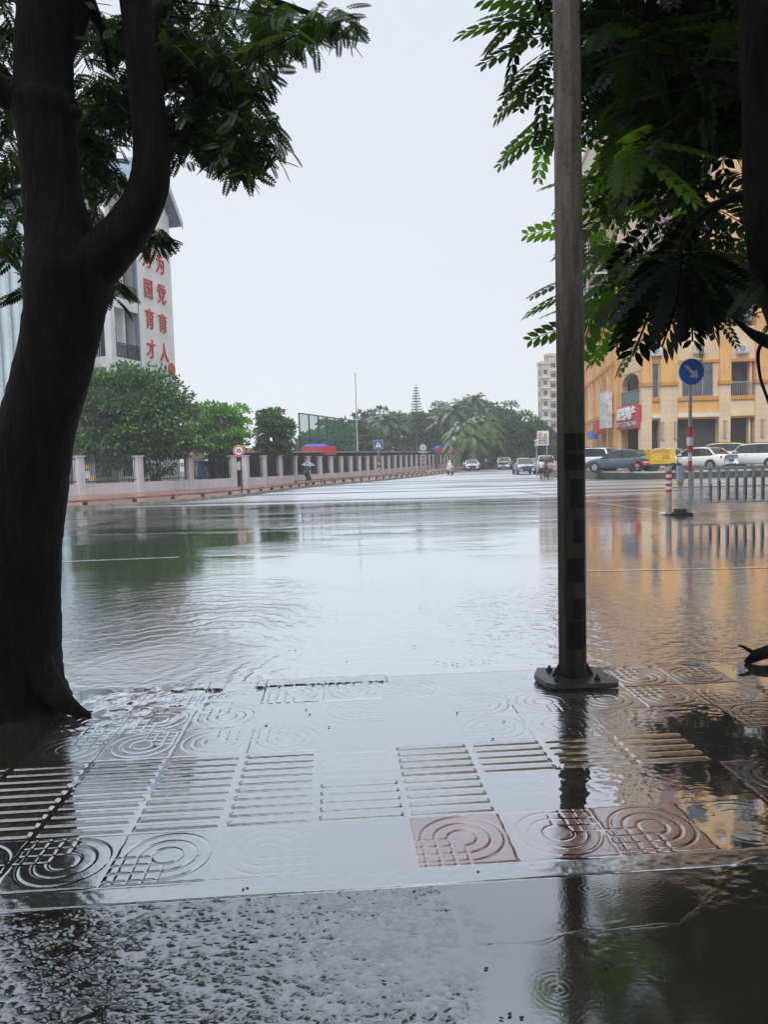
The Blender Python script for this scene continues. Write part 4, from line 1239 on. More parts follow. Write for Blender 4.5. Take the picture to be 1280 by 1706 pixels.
for x in (3.2, 6.4, 9.45):
    rbox(.09, .09, 1.3, .015).build('post', BG, bar, loc=(x, .02, 0))
    MB().slab([(-.25, -.16), (.25, -.16), (.25, .16), (-.25, .16)], 0, .06).build('rubber_foot', DARK, bar, loc=(x, 0, 0))
pq = G(1115, 858)
bo = thing('bollard', 'slim grey bollard with four red bands next to the barrier end', 'bollard', (pq[0], pq[1], 0)); bo.scale = (.82, .82, .89)
MB().lathe([(.085, 0), (.085, 1.32), (.075, 1.36), (.0, 1.37)], 18).build('tube', plain('bollard_grey', (.4, .4, .39), .4, var=.2), bo)
for z in (1.16, .99, .82, .65): MB().lathe([(.087, z), (.088, z + .005), (.088, z + .075), (.087, z + .08)], 18).build('red_band', RED, bo)
for z in (1.06, .89, .72): MB().lathe([(.087, z), (.0875, z + .003), (.0875, z + .07), (.087, z + .075)], 18).build('pale_band', SIGNW, bo)
MB().lathe([(.13, 0), (.12, .03), (.09, .04)], 18).build('foot', DARK, bo)


def disc(r, th, n=32): return MB().lathe([(r - .008, -th), (r, -th + .004), (r, 0), (r - .008, .002)], n)


def faced(mb, name, mat, par, loc):
    """disc built along z, turned to face -Y"""
    o = mb.build(name, mat, par, loc=loc); o.rotation_euler = (PI / 2, 0, 0); return o


ps = G(1150, 857)
ks_ = thing('keep_right_sign', 'round blue sign with white arrow on a red and white striped pole behind the barrier', 'sign', (ps[0], ps[1], 0), R(3))
MB().tube([(0, 0, 0), (0, 0, 3.84)], .042, 14).build('pole', GREY, ks_)
for k, (z0, z1) in enumerate(((1.1, 1.35), (1.35, 1.57), (1.57, 1.73), (1.73, 1.94), (1.94, 2.2))):
    MB().lathe([(.046 + (.03 if k > 1 else 0), z0), (.046 + (.03 if k > 1 else 0), z1)], 16).build('stripe_sleeve', RED if k % 2 == 0 else SIGNW, ks_)
zc_ = 3.55
faced(disc(.33, .02), 'sign_plate', SIGNW, ks_, (0, -.06, zc_))
faced(disc(.316, .004), 'blue_face', BLUE, ks_, (0, -.062, zc_))
ar = MB(); cs, sn = math.cos(R(-45)), math.sin(R(-45))
pts = [(-.24, .045), (.05, .045), (.05, .16), (.26, 0), (.05, -.16), (.05, -.045), (-.24, -.045)]
ar.prism([(.88 * (x * cs - y * sn), .88 * (x * sn + y * cs)) for x, y in pts], -.072, -.068)
ar.build('white_arrow', SIGNW, ks_, loc=(0, 0, zc_))
for z in (zc_ - .15, zc_ + .15): MB().box(-.06, .06, -.055, .05, z - .02, z + .02).build('clamp', GREY, ks_)

# ------------------------------------------------------------------ signs on the left footway
pz = P(404, 826, 36.5); z0 = zg(36.5) + .12
wl_ = thing('weight_limit_sign', 'round red rimmed ten tonne weight limit sign on a dark pole at the footway edge', 'sign', (pz[0] - .02, 36.5, z0), R(-4))
MB().tube([(0, 0, -.15), (0, 0, 2.4)], .035, 12).build('pole', plain('dark_pole', (.06, .05, .045), .5), wl_)
zc_ = 2.1
faced(disc(.3, .018), 'sign_plate', RED, wl_, (-.06, -.05, zc_))
faced(disc(.27, .003), 'pale_ring', SIGNW, wl_, (-.06, -.0525, zc_)); faced(disc(.255, .003), 'red_ring', RED, wl_, (-.06, -.055, zc_)); faced(disc(.2, .003), 'white_face', SIGNW, wl_, (-.06, -.0575, zc_))
lettering('10', .27, BLACK, wl_, (-.09, -.064, zc_), depth=.006, bold=.012, squeeze=.85); lettering('t', .16, BLACK, wl_, (.075, -.064, zc_ - .03), depth=.006, bold=.004)
pz = P(632, 796, 66); z0 = zg(66) + .12
cw = thing('crossing_sign', 'square blue pedestrian crossing sign on a striped pole beside the fence', 'sign', (pz[0], 66, z0), R(-6))
MB().tube([(0, 0, -.15), (0, 0, 3.3)], .045, 12).build('pole', GREY, cw)
for k in range(7): MB().lathe([(.05, .15 + .22 * k), (.05, .37 + .22 * k)], 12).build('stripe_sleeve', RED if k % 2 == 0 else SIGNW, cw)
zc_ = 3.05
MB().box(-.4, .4, -.075, -.05, zc_ - .4, zc_ + .4).build('sign_plate', SIGNW, cw)
MB().box(-.375, .375, -.08, -.0755, zc_ - .375, zc_ + .375).build('blue_face', NAVY, cw)
MB().prism([(-.28, zc_ - .24), (.28, zc_ - .24), (0, zc_ + .28)], -.085, -.081).build('white_triangle', SIGNW, cw)
wk = MB(); wk.prism([(-.015, zc_ + .1), (.03, zc_ + .1), (.03, zc_ + .15), (-.015, zc_ + .15)], -.09, -.086)
wk.prism([(-.04, zc_ - .04), (.04, zc_ - .04), (.03, zc_ + .085), (-.02, zc_ + .085)], -.09, -.086)
wk.prism([(-.09, zc_ - .2), (-.05, zc_ - .2), (.0, zc_ - .045), (-.04, zc_ - .045)], -.09, -.086); wk.prism([(.06, zc_ - .2), (.1, zc_ - .2), (.04, zc_ - .045), (.0, zc_ - .045)], -.09, -.086)
wk.build('walker_symbol', BLACK, cw)
pz = P(706, 783, 88); z0 = zg(88) + .12
rs = thing('round_road_sign', 'grey round sign with cross mark on a striped pole far along the fence', 'sign', (pz[0], 88, z0), R(-8))
MB().tube([(0, 0, -.15), (0, 0, 3.2)], .05, 12).build('pole', GREY, rs)
for k in range(6): MB().lathe([(.056, .9 + .22 * k), (.056, 1.12 + .22 * k)], 12).build('stripe_sleeve', RED if k % 2 == 0 else SIGNW, rs)
GRS = plain('grey_sign_face', (.52, .56, .55), .5)
faced(disc(.42, .02), 'sign_plate', GREY, rs, (0, -.06, 3.0)); faced(disc(.37, .003), 'pale_face', GRS, rs, (0, -.063, 3.0))
MB().box(-.26, .26, -.07, -.064, 2.96, 3.04).build('bar_mark', GREY, rs); MB().box(-.04, .04, -.074, -.0705, 2.74, 3.26).build('bar_mark', GREY, rs)
MB().box(-.5, .5, -.075, -.055, 2.38, 2.52).build('lower_plate', GRS, rs)
pz = P(905, 745, 64); z0 = zg(64)
ws = thing('school_notice_sign', 'white rectangular notice with no honking ring and orange warning triangle left of the lamp post', 'sign', (pz[0], 64, z0), R(-3))
MB().tube([(.35, 0, -.15), (.35, 0, 3.95)], .05, 12).build('pole', GREY, ws)
MB().box(-.5, .5, -.09, -.06, 2.68, 3.92).build('board', SIGNW, ws)
faced(disc(.19, .003), 'red_ring', plain('faded_red', (.55, .2, .22), .5), ws, (-.24, -.0935, 3.62)); faced(disc(.145, .003), 'ring_face', SIGNW, ws, (-.24, -.097, 3.62))
MB().bar((-.34, -.099, 3.52), (-.14, -.099, 3.72), .004, .04).build('slash', REDL, ws)
MB().prism([(-.33, 3.58), (-.24, 3.58), (-.17, 3.53), (-.17, 3.71), (-.24, 3.66), (-.33, 3.66)], -.101, -.0975).build('horn_symbol', BLACK, ws)
MB().prism([(.02, 3.44), (.4, 3.44), (.21, 3.78)], -.095, -.0905).build('warning_triangle', ORANGE, ws)
MB().prism([(.195, 3.5), (.225, 3.5), (.235, 3.66), (.185, 3.66)], -.1, -.0955).build('warning_mark', BLACK, ws)
for q, s in enumerate(('前方学校', '减速慢行', '禁止鸣笛')):
    lettering(s, .2, BLACK, ws, (0, -.095, 3.3 - q * .22), depth=.006, bold=.003)
for z in (2.85, 3.75): MB().box(.27, .43, -.058, .05, z, z + .05).build('clamp', GREY, ws)
pz = P(895, 790, 70)
sl2 = thing('street_lamp', 'pale lamp head on a slim pole rising behind the crossing pedestrians', 'lamp', (pz[0], 70, zg(70)))
MB().tube([(0, 0, -.1), (0, 0, 2.6)], [.06, .05], 10).build('pole', plain('pale_grey_pole', (.42, .46, .45), .5), sl2)
MB().lathe([(.07, 2.6), (.2, 2.75), (.16, 3.05), (.24, 3.25), (.2, 3.3), (.05, 3.36)], 12).build('lamp_head', plain('lamp_shell', (.45, .5, .48), .4), sl2)

# ------------------------------------------------------------------ vehicles
TYRE = plain('tyre_rubber', (.012, .012, .012), .7)
ALLOY = plain('wheel_alloy', (.4, .41, .42), .35, .6)
CGL = glass_mat('car_glass', (.015, .018, .02), .05)
TAIL = plain('tail_lamp_red', (.45, .012, .02), .2)
HEADL = plain('head_lamp', (.7, .72, .74), .1)
TRIMB = plain('car_black_trim', (.015, .015, .016), .5)
PLB = plain('blue_number_plate', (.01, .07, .42), .4)


def paint(name, col):
    mt = plain(name, col, .22, 0, var=.04, spec=.7)
    b_ = mt.node_tree.nodes['Principled BSDF']; b_.inputs['Coat Weight'].default_value = .6; b_.inputs['Coat Roughness'].default_value = .05
    return mt


def loft(stations, ring):
    """stations: list of x; ring(x)-> list of (y,z) half profile, mirrored"""
    mb = MB(); vs = []; n = None
    for x in stations:
        h = ring(x); full = [(y, z) for y, z in h] + [(-y, z) for y, z in reversed(h)]
        n = len(full); vs += [(x, y, z) for y, z in full]
    fs = []
    for i in range(len(stations) - 1):
        for k in range(n):
            a = i * n + k; c = i * n + (k + 1) % n
            fs.append((a, c, c + n, a + n))
    fs.append(tuple(range(n))); fs.append(tuple(len(vs) - n + k for k in reversed(range(n))))
    return mb.add(vs, fs)


def car(label, kind, col_name, col, loc, yaw, cat='car', group=None):
    """x points to the nose; kind sedan / suv / hatch / van"""
    K = {'sedan': dict(L=4.65, W=.9, H=1.46, belt=.93, g0=.24, hood=1.25, ws=.72, rw=.55, deck=.62, rear=.98),
         'suv': dict(L=4.4, W=.91, H=1.64, belt=1.06, g0=.3, hood=1.05, ws=.62, rw=.42, deck=.1, rear=1.06),
         'hatch': dict(L=4.0, W=.86, H=1.5, belt=.96, g0=.25, hood=.95, ws=.7, rw=.5, deck=.12, rear=.98),
         'van': dict(L=4.5, W=.88, H=1.85, belt=1.1, g0=.28, hood=.7, ws=.5, rw=.18, deck=.05, rear=1.12)}[kind]
    Lh, Wd, Ht = K['L'] / 2, K['W'], K['H']
    t = thing('parked_car' if cat == 'car' else cat, label, cat, loc, yaw, group)
    pmt = bpy.data.materials.get(col_name) or paint(col_name, col)
    belt, g0 = K['belt'], K['g0']
    xw = Lh - K['hood']                    # foot of windscreen
    xr = -Lh + K['deck']                   # foot of rear window

    def top(x):
        if x > xw:
            s = (x - xw) / (Lh - xw); return belt + .02 - .2 * s * s - .06 * s
        if x < xr + .001:
            s = (xr - x) / max(K['deck'], .01); return K['rear'] + .03 - .08 * s * s
        return belt + (K['rear'] - belt) * max(0, (xw - x) / (xw - xr)) ** 2

    def wx(x):
        s = abs(x) / Lh; return Wd * (1 - .16 * max(0, (s - .72) / .28) ** 2.2)

    def ring(x):
        w_ = wx(x); tp = top(x); lo = g0 + .1 * max(0, (abs(x) / Lh - .85) / .15) ** 2
        return [(0, lo), (w_ * .86, lo), (w_ * .97, lo + .1), (w_, (lo + tp) * .5), (w_ * .985, tp - .14), (w_ * .9, tp - .02), (w_ * .5, tp + .015), (0, tp + .02)]
    st = sorted(set([-Lh, -Lh + .06, -Lh + .2, -Lh + .45, -1.2, -.6, 0, .6, 1.1, xw, Lh - .6, Lh - .3, Lh - .1, Lh] + ([xr] if xr > -Lh + .05 else [])))
    loft(st, ring).build('body', pmt, t, smooth=True)
    ra, rb_ = xr + K['rw'], xw - K['ws']     # roof rear and front edge

    def roofz(x):
        if x > rb_: return top(xw) + (Ht - .06 - top(xw)) * (1 - ((x - rb_) / (xw - rb_)) ** 1.15)
        if x < ra: return top(xr) + (Ht - .05 - top(xr)) * (1 - ((ra - x) / (ra - xr)) ** 1.2)
        m_ = (ra + rb_) / 2; return Ht - .06 * ((x - m_) / ((rb_ - ra) / 2)) ** 2

    def gring(x):
        z = roofz(x); bz = top(x) - .05; s = (z - bz) / (Ht - belt); wt = Wd * (.93 - .2 * s)
        return [(0, bz), (Wd * .93, bz), (Wd * .9, bz + .06), (wt, z - .03), (wt * .9, z), (0, z + .012)]
    gs = sorted(set([xr + .01, xr + .15, ra, (ra + rb_) / 2, rb_, xw - .2, xw - .01]))
    loft(gs, gring).build('cabin_glass', CGL, t, smooth=False)
    rs_ = list(np.linspace(ra - .06, rb_ + .06, 9))

    def rring(x):
        z = min(Ht, roofz(x)) + .012; s = (z - belt) / (Ht - belt); wt = Wd * (.93 - .2 * s) + .012
        return [(0, z - .03), (wt * .99, z - .075), (wt, z - .035), (wt * .88, z + .004), (0, z + .018)]
    loft(rs_, rring).build('roof', pmt, t, smooth=True)
    for s in (-1, 1):
        for (xa, za), (xb, zb_), wdt in (((xw - .03, top(xw) - .02), (rb_ + .05, Ht - .06), .07), ((xr + .03, top(xr) - .02), (ra - .05, Ht - .07), .11), (((ra + rb_) / 2 + .05, belt), ((ra + rb_) / 2, Ht - .06), .06)):
            def yy(z): return s * (Wd * (.93 - .2 * (z - belt) / (Ht - belt)) + .006)
            MB().bar((xa, yy(za), za), (xb, yy(zb_), zb_), wdt, .03).build('window_pillar', pmt if wdt > .065 else TRIMB, t)
        MB().box(xw - .42, xw - .27, s * Wd * .97 - (.0 if s > 0 else .17), s * Wd * .97 + (.17 if s > 0 else 0), belt + .02, belt + .14).build('mirror', pmt, t)
        hl = MB().bar((Lh - .17, s * Wd * .62, g0 + .42), (Lh - .28, s * Wd * .9, g0 + .47), .14, .13); hl.build('headlight', HEADL, t)
        if kind == 'sedan': MB().bar((-Lh + .05, s * Wd * .5, K['rear'] - .2), (-Lh + .2, s * Wd * .93, K['rear'] - .14), .1, .14).build('taillight', TAIL, t)
        else: MB().bar((-Lh + .03, s * Wd * .45, K['rear'] - .1), (-Lh + .18, s * Wd * .94, K['rear'] - .02), .1, .17).build('taillight', TAIL, t)
        for xq in (Lh - .85, -Lh + .88):
            rw_ = .335 if kind in ('suv', 'van') else .315
            ac = MB().lathe([(rw_ + .06, 0), (rw_ + .06, .02)], 22).build('wheel_arch', TRIMB, t, loc=(xq, s * (wx(xq) + .002 - (0 if s > 0 else 0)), rw_ + .02)); ac.rotation_euler = (PI / 2 if s < 0 else -PI / 2, 0, 0)
            wh = MB().lathe([(rw_ * .6, 0), (rw_ * .94, .0), (rw_, .03), (rw_, .2), (rw_ * .94, .22)], 22).build('wheel', TYRE, t, loc=(xq, s * (wx(xq) - .17), rw_)); wh.rotation_euler = (PI / 2 if s < 0 else -PI / 2, 0, 0)
            rim = MB(); rim.lathe([(rw_ * .64, .221), (rw_ * .6, .228), (rw_ * .5, .215), (.05, .225)], 20)
            for q in range(5):
                a_ = 2 * PI * q / 5
                rim.bar((.03 * math.cos(a_), .03 * math.sin(a_), .228), (rw_ * .6 * math.cos(a_), rw_ * .6 * math.sin(a_), .232), .06, .012)
            rim.build('rim', ALLOY, wh)
        MB().box(.12, .26, s * wx(.2) - .004, s * wx(.2) + .012, belt - .18, belt - .15).build('door_handle', CHROME if kind != 'van' else TRIMB, t)
    MB().box(-Lh - .015, -Lh + .2, -Wd * .62, Wd * .62, g0 - .02, g0 + .17).build('rear_bumper_trim', TRIMB, t)
    MB().box(Lh - .22, Lh + .012, -Wd * .5, Wd * .5, g0 + .02, g0 + .34).build('grille', TRIMB, t)
    MB().box(Lh + .013, Lh + .022, -.22, .22, g0 + .1, g0 + .24).build('number_plate', PLB, t)
    zpl = K['rear'] - .36 if kind == 'sedan' else g0 + .34
    MB().box(-Lh - .022, -Lh - .012 + .03, -.22, .22, zpl - .07, zpl + .07).build('number_plate', PLB, t)
    if kind == 'suv':
        for s in (-1, 1): MB().bar((ra, s * Wd * .66, Ht + .03), (rb_, s * Wd * .66, Ht + .03), .04, .04).build('roof_rail', TRIMB, t)
    return t


def on(px, Y, z): return (P(px, 760, Y)[0], Y, z)


WHC, GRC, RDC = (.78, .78, .78), (.3, .32, .34), (.45, .02, .02)
fore = 'cars parked on the right forecourt'
car('white saloon with blue number plate parked behind the barrier, seen from behind', 'sedan', 'car_white', WHC, on(1165, 48.6, PZ), R(122), group=fore)
car('white crossover cut off by the right edge of the photo, beside the barrier', 'suv', 'car_white', WHC, on(1258, 48.3, PZ), R(132), group=fore)
car('pale yellow crossover mostly hidden behind the two white cars', 'suv', 'car_yellow', (.72, .58, .12), on(1196, 53.2, PZ + .1), R(150), group=fore)
car('dark slate blue saloon parked by the red shop sign', 'sedan', 'car_slate', (.05, .09, .13), on(1036, 49.6, PZ), R(138), group=fore)
car('white crossover directly right of the lamp post', 'suv', 'car_white', WHC, on(984, 53.5, PZ), R(128), group=fore)
car('pale silver hatchback partly hidden in front of the stone piers', 'hatch', 'car_silver', (.4, .42, .44), on(1098, 53.4, PZ), R(150), group=fore)
far = 'cars on the far street'
back = R(-90 - 17)                   # nose towards us
car('dark front bumper silver crossover driving towards us on the far street', 'suv', 'car_pale_silver', (.5, .55, .58), (P(873, 760, 76)[0], 76, zg(76)), R(-90 - 2), group=far)
car('white crossover with lit red tail lamps driving away on the far street', 'suv', 'car_white', WHC, (P(842, 760, 100)[0], 100, zg(100)), R(90 - 14), group=far)
car('white saloon parked nose towards us at the end of the fence', 'sedan', 'car_white', WHC, (P(786, 760, 99)[0], 99, zg(99)), R(-90 - 4), group=far)
car('white van half hidden behind the crossing pedestrians', 'van', 'car_white', WHC, (P(916, 760, 72)[0], 74, zg(74)), R(-90 - 8), group=far)
car('white hatchback right behind the silver crossover', 'hatch', 'car_white', WHC, (P(901, 760, 86)[0], 88, zg(88)), R(-90 - 12), group=far)
car('dark grey hatchback third in the row behind the red tricycle', 'hatch', 'car_grey', (.06, .065, .07), (P(812, 760, 117)[0], 117, zg(117)), R(-95), group=far)
car('silver crossover near the back of the parked row under the palms', 'suv', 'car_silver', (.4, .42, .44), (P(820, 760, 126)[0], 126, zg(126)), R(-95), group=far)
car('white hatchback last in the parked row beside the driving crossover', 'hatch', 'car_white', WHC, (P(827, 760, 136)[0], 136, zg(136)), R(-98), group=far)

# delivery tricycle with a yellow box and a red scooter beside it
p = on(1100, 46.9, PZ)
tri = thing('cargo_tricycle', 'cargo tricycle with printed yellow box parked between slate saloon and white saloon', 'tricycle', p, R(-4))
bx_ = MB().box(-.72, .52, -.5, .5, .5, 1.42).build('cargo_box', YEL, tri)
MB().box(.53, .83, -.48, .48, .55, 1.45).build('cargo_door', plain('yellow_panel_light', (.78, .6, .08), .5), tri)
pr = MB(); pr.box(-.62, .42, -.506, -.501, 1.2, 1.36); pr.box(-.62, .2, -.506, -.501, .62, .68); pr.box(.0, .44, -.505, -.5005, .8, 1.1); pr.build('orange_print', ORANGE, bx_)
MB().box(-.75, .85, -.45, .45, .42, .5).build('chassis', TRIMB, tri)
for x, y in ((-.45, -.42), (-.45, .42), (1.15, 0)):
    w_ = MB().lathe([(.16, -.05), (.25, -.05), (.27, 0), (.25, .05), (.16, .05)], 18).build('wheel', TYRE, tri, loc=(x, y, .27)); w_.rotation_euler = (PI / 2, 0, 0)
MB().tube([(.85, 0, .5), (1.1, 0, .75), (1.15, 0, .3)], .035, 8).build('fork', TRIMB, tri); MB().tube([(1.05, -.3, 1.0), (1.1, 0, .95), (1.05, .3, 1.0)], .02, 6).build('handlebar', TRIMB, tri); MB().tube([(1.1, 0, .75), (1.1, 0, .95)], .025, 6).build('steering_stem', TRIMB, tri)


def scooter(label, loc, yaw, colm, group=None):
    t = thing('motor_scooter', label, 'scooter', loc, yaw, group)
    for x in (-.6, .62):
        w_ = MB().lathe([(.1, -.05), (.21, -.055), (.24, 0), (.21, .055), (.1, .05)], 18).build('wheel', TYRE, t, loc=(x, 0, .24)); w_.rotation_euler = (PI / 2, 0, 0)
    loft([-.78, -.6, -.3, -.1, .05], lambda x: [(0, .36), (.13, .38), (.17, .55), (.14, .7 - .05 * abs(x + .35)), (0, .72)]).build('rear_body', colm, t, smooth=True)
    MB().box(-.1, .38, -.15, .15, .26, .33).build('floor', TRIMB, t)
    MB().prism([(.36, .26), (.44, .26), (.62, .88), (.5, .95)], -.18, .18).build('front_shield', colm, t)
    loft([-.72, -.5, -.2, .02], lambda x: [(0, .71), (.13, .72), (.14, .78), (0, .8)]).build('seat', TRIMB, t)
    MB().tube([(.46, -.33, 1.0), (.54, -.1, .97), (.54, .1, .97), (.46, .33, 1.0)], .022, 8).build('handlebar', TRIMB, t)
    MB().lathe([(.02, 0), (.09, .01), (.09, .03)], 12).build('headlight', HEADL, t, loc=(.6, 0, .85)).rotation_euler = (0, PI / 2, 0)
    MB().tube([(.54, 0, .9), (.62, 0, .3)], .03, 8).build('fork', TRIMB, t)
    return t


RSC = paint('scooter_red', (.4, .02, .04)); WSC = paint('scooter_white', (.75, .75, .75))
scooter('red motor scooter parked behind the slate saloon by the yellow box', on(1071, 47.2, PZ), R(160), RSC)
sct = scooter('white motor scooter ridden towards us by a person in a white rain poncho', (P(750, 760, 80)[0], 80, zg(80)), R(-75), WSC)
scooter('red motor scooter parked right of the white saloon at the fence end', (P(799, 760, 103)[0], 103, zg(103)), R(-100), RSC)
scooter('second red motor scooter a little further back in the parked row', (P(804, 760, 108)[0], 108, zg(108)), R(-80), RSC)

# ------------------------------------------------------------------ people
SKIN = plain('skin', (.42, .25, .18), .55, var=.06)
HAIR = plain('black_hair', (.012, .01, .009), .5)


def body_mesh(J, name='person'):
    """one continuous surface grown over a skeleton; J: dict joint -> (pos, radius), fingers included"""
    V_ = []; E = []; Rr = []; ix = {}

    def jt(n, p, r): ix[n] = len(V_); V_.append(p); Rr.append(r)
    for n, (p, r) in J.items(): jt(n, p, r)
    ch = [('pelvis', 'belly'), ('belly', 'chest'), ('chest', 'neck'), ('neck', 'jaw'), ('jaw', 'head'), ('head', 'crown')]
    for s in 'lr':
        ch += [('pelvis', 'hip' + s), ('hip' + s, 'knee' + s), ('knee' + s, 'ankle' + s), ('ankle' + s, 'toe' + s), ('chest', 'sho' + s), ('sho' + s, 'elb' + s), ('elb' + s, 'wri' + s), ('wri' + s, 'palm' + s)]
        pw_, pp = Vector(J['wri' + s][0]), Vector(J['palm' + s][0]); d = (pp - pw_).normalized()
        side = d.cross(Vector((0, 0, 1)));
        if side.length < .2: side = Vector((0, 1, 0))
        side.normalize(); curl = d.cross(side)
        for k, (o_, ln) in enumerate(((-.03, .062), (-.011, .075), (.009, .07), (.028, .055))):
            b0 = pp + side * o_ + d * .03; b1 = b0 + d * ln * .55 + curl * .008; b2 = b1 + d * ln * .3 + curl * .03
            jt(f'f{s}{k}a', b0, .009); jt(f'f{s}{k}b', b1, .0085); jt(f'f{s}{k}c', b2, .0075)
            ch += [('palm' + s, f'f{s}{k}a'), (f'f{s}{k}a', f'f{s}{k}b'), (f'f{s}{k}b', f'f{s}{k}c')]
        b0 = pw_ + d * .04 + side * .045; jt(f't{s}a', b0, .011); jt(f't{s}b', b0 + d * .04 + curl * .02, .009)
        ch += [('palm' + s, f't{s}a'), (f't{s}a', f't{s}b')]
    hd = Vector(J['head'][0]); fw = Vector(J['_face'][0]).normalized() if '_face' in J else Vector((1, 0, 0))
    me = bpy.data.meshes.new(name)
    keep = [n for n in ix if n != '_face']; rem = {n: i for i, n in enumerate(keep)}
    me.from_pydata([tuple(V_[ix[n]]) for n in keep], [(rem[a], rem[c]) for a, c in ch], [])
    o = bpy.data.objects.new(name, me); COL.objects.link(o)
    sk = o.modifiers.new('skin', 'SKIN'); sk.use_smooth_shade = True
    if not me.skin_vertices: me.skin_vertices.new()
    for n in keep:
        sv = me.skin_vertices[0].data[rem[n]]; r_ = Rr[ix[n]]
        sv.radius = (r_, r_) if isinstance(r_, float) else r_
        sv.use_root = n == 'pelvis'
    ss = o.modifiers.new('sub', 'SUBSURF'); ss.levels = ss.render_levels = 2
    bpy.context.view_layer.update()
    m2 = bpy.data.meshes.new_from_object(o.evaluated_get(bpy.context.evaluated_depsgraph_get()))
    bpy.data.objects.remove(o)
    # face: nose, brow, ears as extra surface welded on the head
    mb = MB(); up_ = Vector((0, 0, 1)); sd_ = fw.cross(up_).normalized()
    return m2, hd, fw, sd_


def person(label, loc, yaw, h, arms, legs, top_col, bot_col, skirt=False, sleeves=.55, shorts=.55, hair_long=False, lean=0.0, group=None, seat=False, poncho=None):
    t = thing('person', label, 'person', loc, yaw, group)
    s = h / 1.7
    def q(x, y, z): return Vector((x * s, y * s, z * s))
    J = {'pelvis': (q(0, 0, .93), .115 * s), 'belly': (q(.01 + lean * .3, 0, 1.1), .11 * s), 'chest': (q(lean * .7, 0, 1.3), .125 * s), 'neck': (q(lean * 1.0, 0, 1.47), .05 * s),
         'jaw': (q(lean + .015, 0, 1.535), .062 * s), 'head': (q(lean + .01, 0, 1.61), .085 * s), 'crown': (q(lean, 0, 1.675), .055 * s)}
    for c, sg in (('l', 1), ('r', -1)):
        hx, kx, fx = legs[c]
        if seat:
            J['hip' + c] = (q(.02, sg * .1, .9), .09 * s); J['knee' + c] = (q(.42, sg * .13, .82), .06 * s); J['ankle' + c] = (q(.34, sg * .13, .42), .042 * s); J['toe' + c] = (q(.5, sg * .13, .38), .035 * s)
        else:
            J['hip' + c] = (q(hx, sg * .09, .86), .09 * s); J['knee' + c] = (q(kx, sg * .1, .48), .058 * s); J['ankle' + c] = (q(fx, sg * .1, .08), .04 * s); J['toe' + c] = (q(fx + .15, sg * .11, .035), .033 * s)
        e, w_, p_ = arms[c]
        J['sho' + c] = (q(lean * .8, sg * .175, 1.38), .058 * s); J['elb' + c] = (q(*e), .042 * s); J['wri' + c] = (q(*w_), .03 * s); J['palm' + c] = (q(*p_), (.022 * s, .038 * s))
    if seat: J['pelvis'] = (q(-.02, 0, .88), .12 * s)
    me, hd, fw, sd_ = body_mesh(J)
    o = link('body', me, SKIN, t, smooth=True)
    # facial relief joined to the head surface
    f = MB(); c0_ = hd + fw * .085 * s
    f.lathe([(.001, -.02 * s), (.012 * s, -.012 * s), (.009 * s, .02 * s), (.001, .03 * s)], 6, tuple(c0_ - Vector((0, 0, .02 * s))))
    for y in (-1, 1): f.lathe([(.001, -.03 * s), (.018 * s, -.01 * s), (.02 * s, .015 * s), (.001, .03 * s)], 6, tuple(hd + Vector((0, y * .088 * s, -.01 * s))), sx=.9, sy=.4)
    f.build('face', SKIN, t, smooth=True)
    ey = MB()
    for y in (-1, 1): ey.lathe([(.001, -.008 * s), (.01 * s, 0), (.001, .008 * s)], 8, tuple(hd + Vector((.082 * s, y * .034 * s, .012 * s))))
    ey.build('eyes', BLACK, t); MB().box(-.003, .004, -.022 * s, .022 * s, -.004, .004).build('mouth', plain('lips', (.35, .12, .1), .5) if not bpy.data.materials.get('lips') else bpy.data.materials['lips'], t, loc=tuple(hd + Vector((.082 * s, 0, -.058 * s))))
    hm = MB(); hc = hd + Vector((-.012 * s, 0, .012 * s))
    hm.lathe([(.075 * s, -.04 * s - (.16 * s if hair_long else .03 * s)), (.098 * s, -.02 * s), (.1 * s, .03 * s), (.078 * s, .075 * s), (.04 * s, .1 * s), (.002, .107 * s)], 14, tuple(hc - Vector((.014 * s, 0, 0))))
    hm.build('hair', HAIR, t, smooth=True)
    tm = plain('cloth_top', top_col, .8, var=.12, scale=14); bm_ = plain('cloth_bottom', bot_col, .8, var=.15, scale=14)
    if poncho:
        pc = MB(); pc.lathe([(.40 * s, .55 * s), (.41 * s, .7 * s), (.34 * s, .95 * s), (.29 * s, 1.2 * s), (.24 * s, 1.4 * s), (.1 * s, 1.5 * s)], 18, (lean * .5 * s + .08 * s, 0, 0), sx=1.05, sy=.9); pc.build('rain_poncho', tm, t, smooth=True)
        pc = MB(); pc.lathe([(.12 * s, -.1 * s), (.135 * s, 0), (.12 * s, .09 * s), (.06 * s, .14 * s), (.002, .145 * s)], 14, tuple(hd)); pc.build('hood', tm, t, smooth=True)
        return t
    sh_ = MB()
    sh_.lathe([(.155 * s, .9 * s), (.15 * s, 1.05 * s), (.165 * s, 1.25 * s), (.17 * s, 1.36 * s), (.12 * s, 1.44 * s), (.066 * s, 1.475 * s)], 16, (lean * .6 * s, 0, 0), sx=.82, sy=1.12)
    for c in 'lr':
        a_, b_ = J['sho' + c][0], J['elb' + c][0]; e_ = a_ + (b_ - a_) * (sleeves + .3)
        sh_.tube([a_, a_ + (e_ - a_) * .6, e_], [.07 * s, .066 * s, .062 * s], 10)
    sh_.build('shirt', tm, t, smooth=True)
    bt = MB()
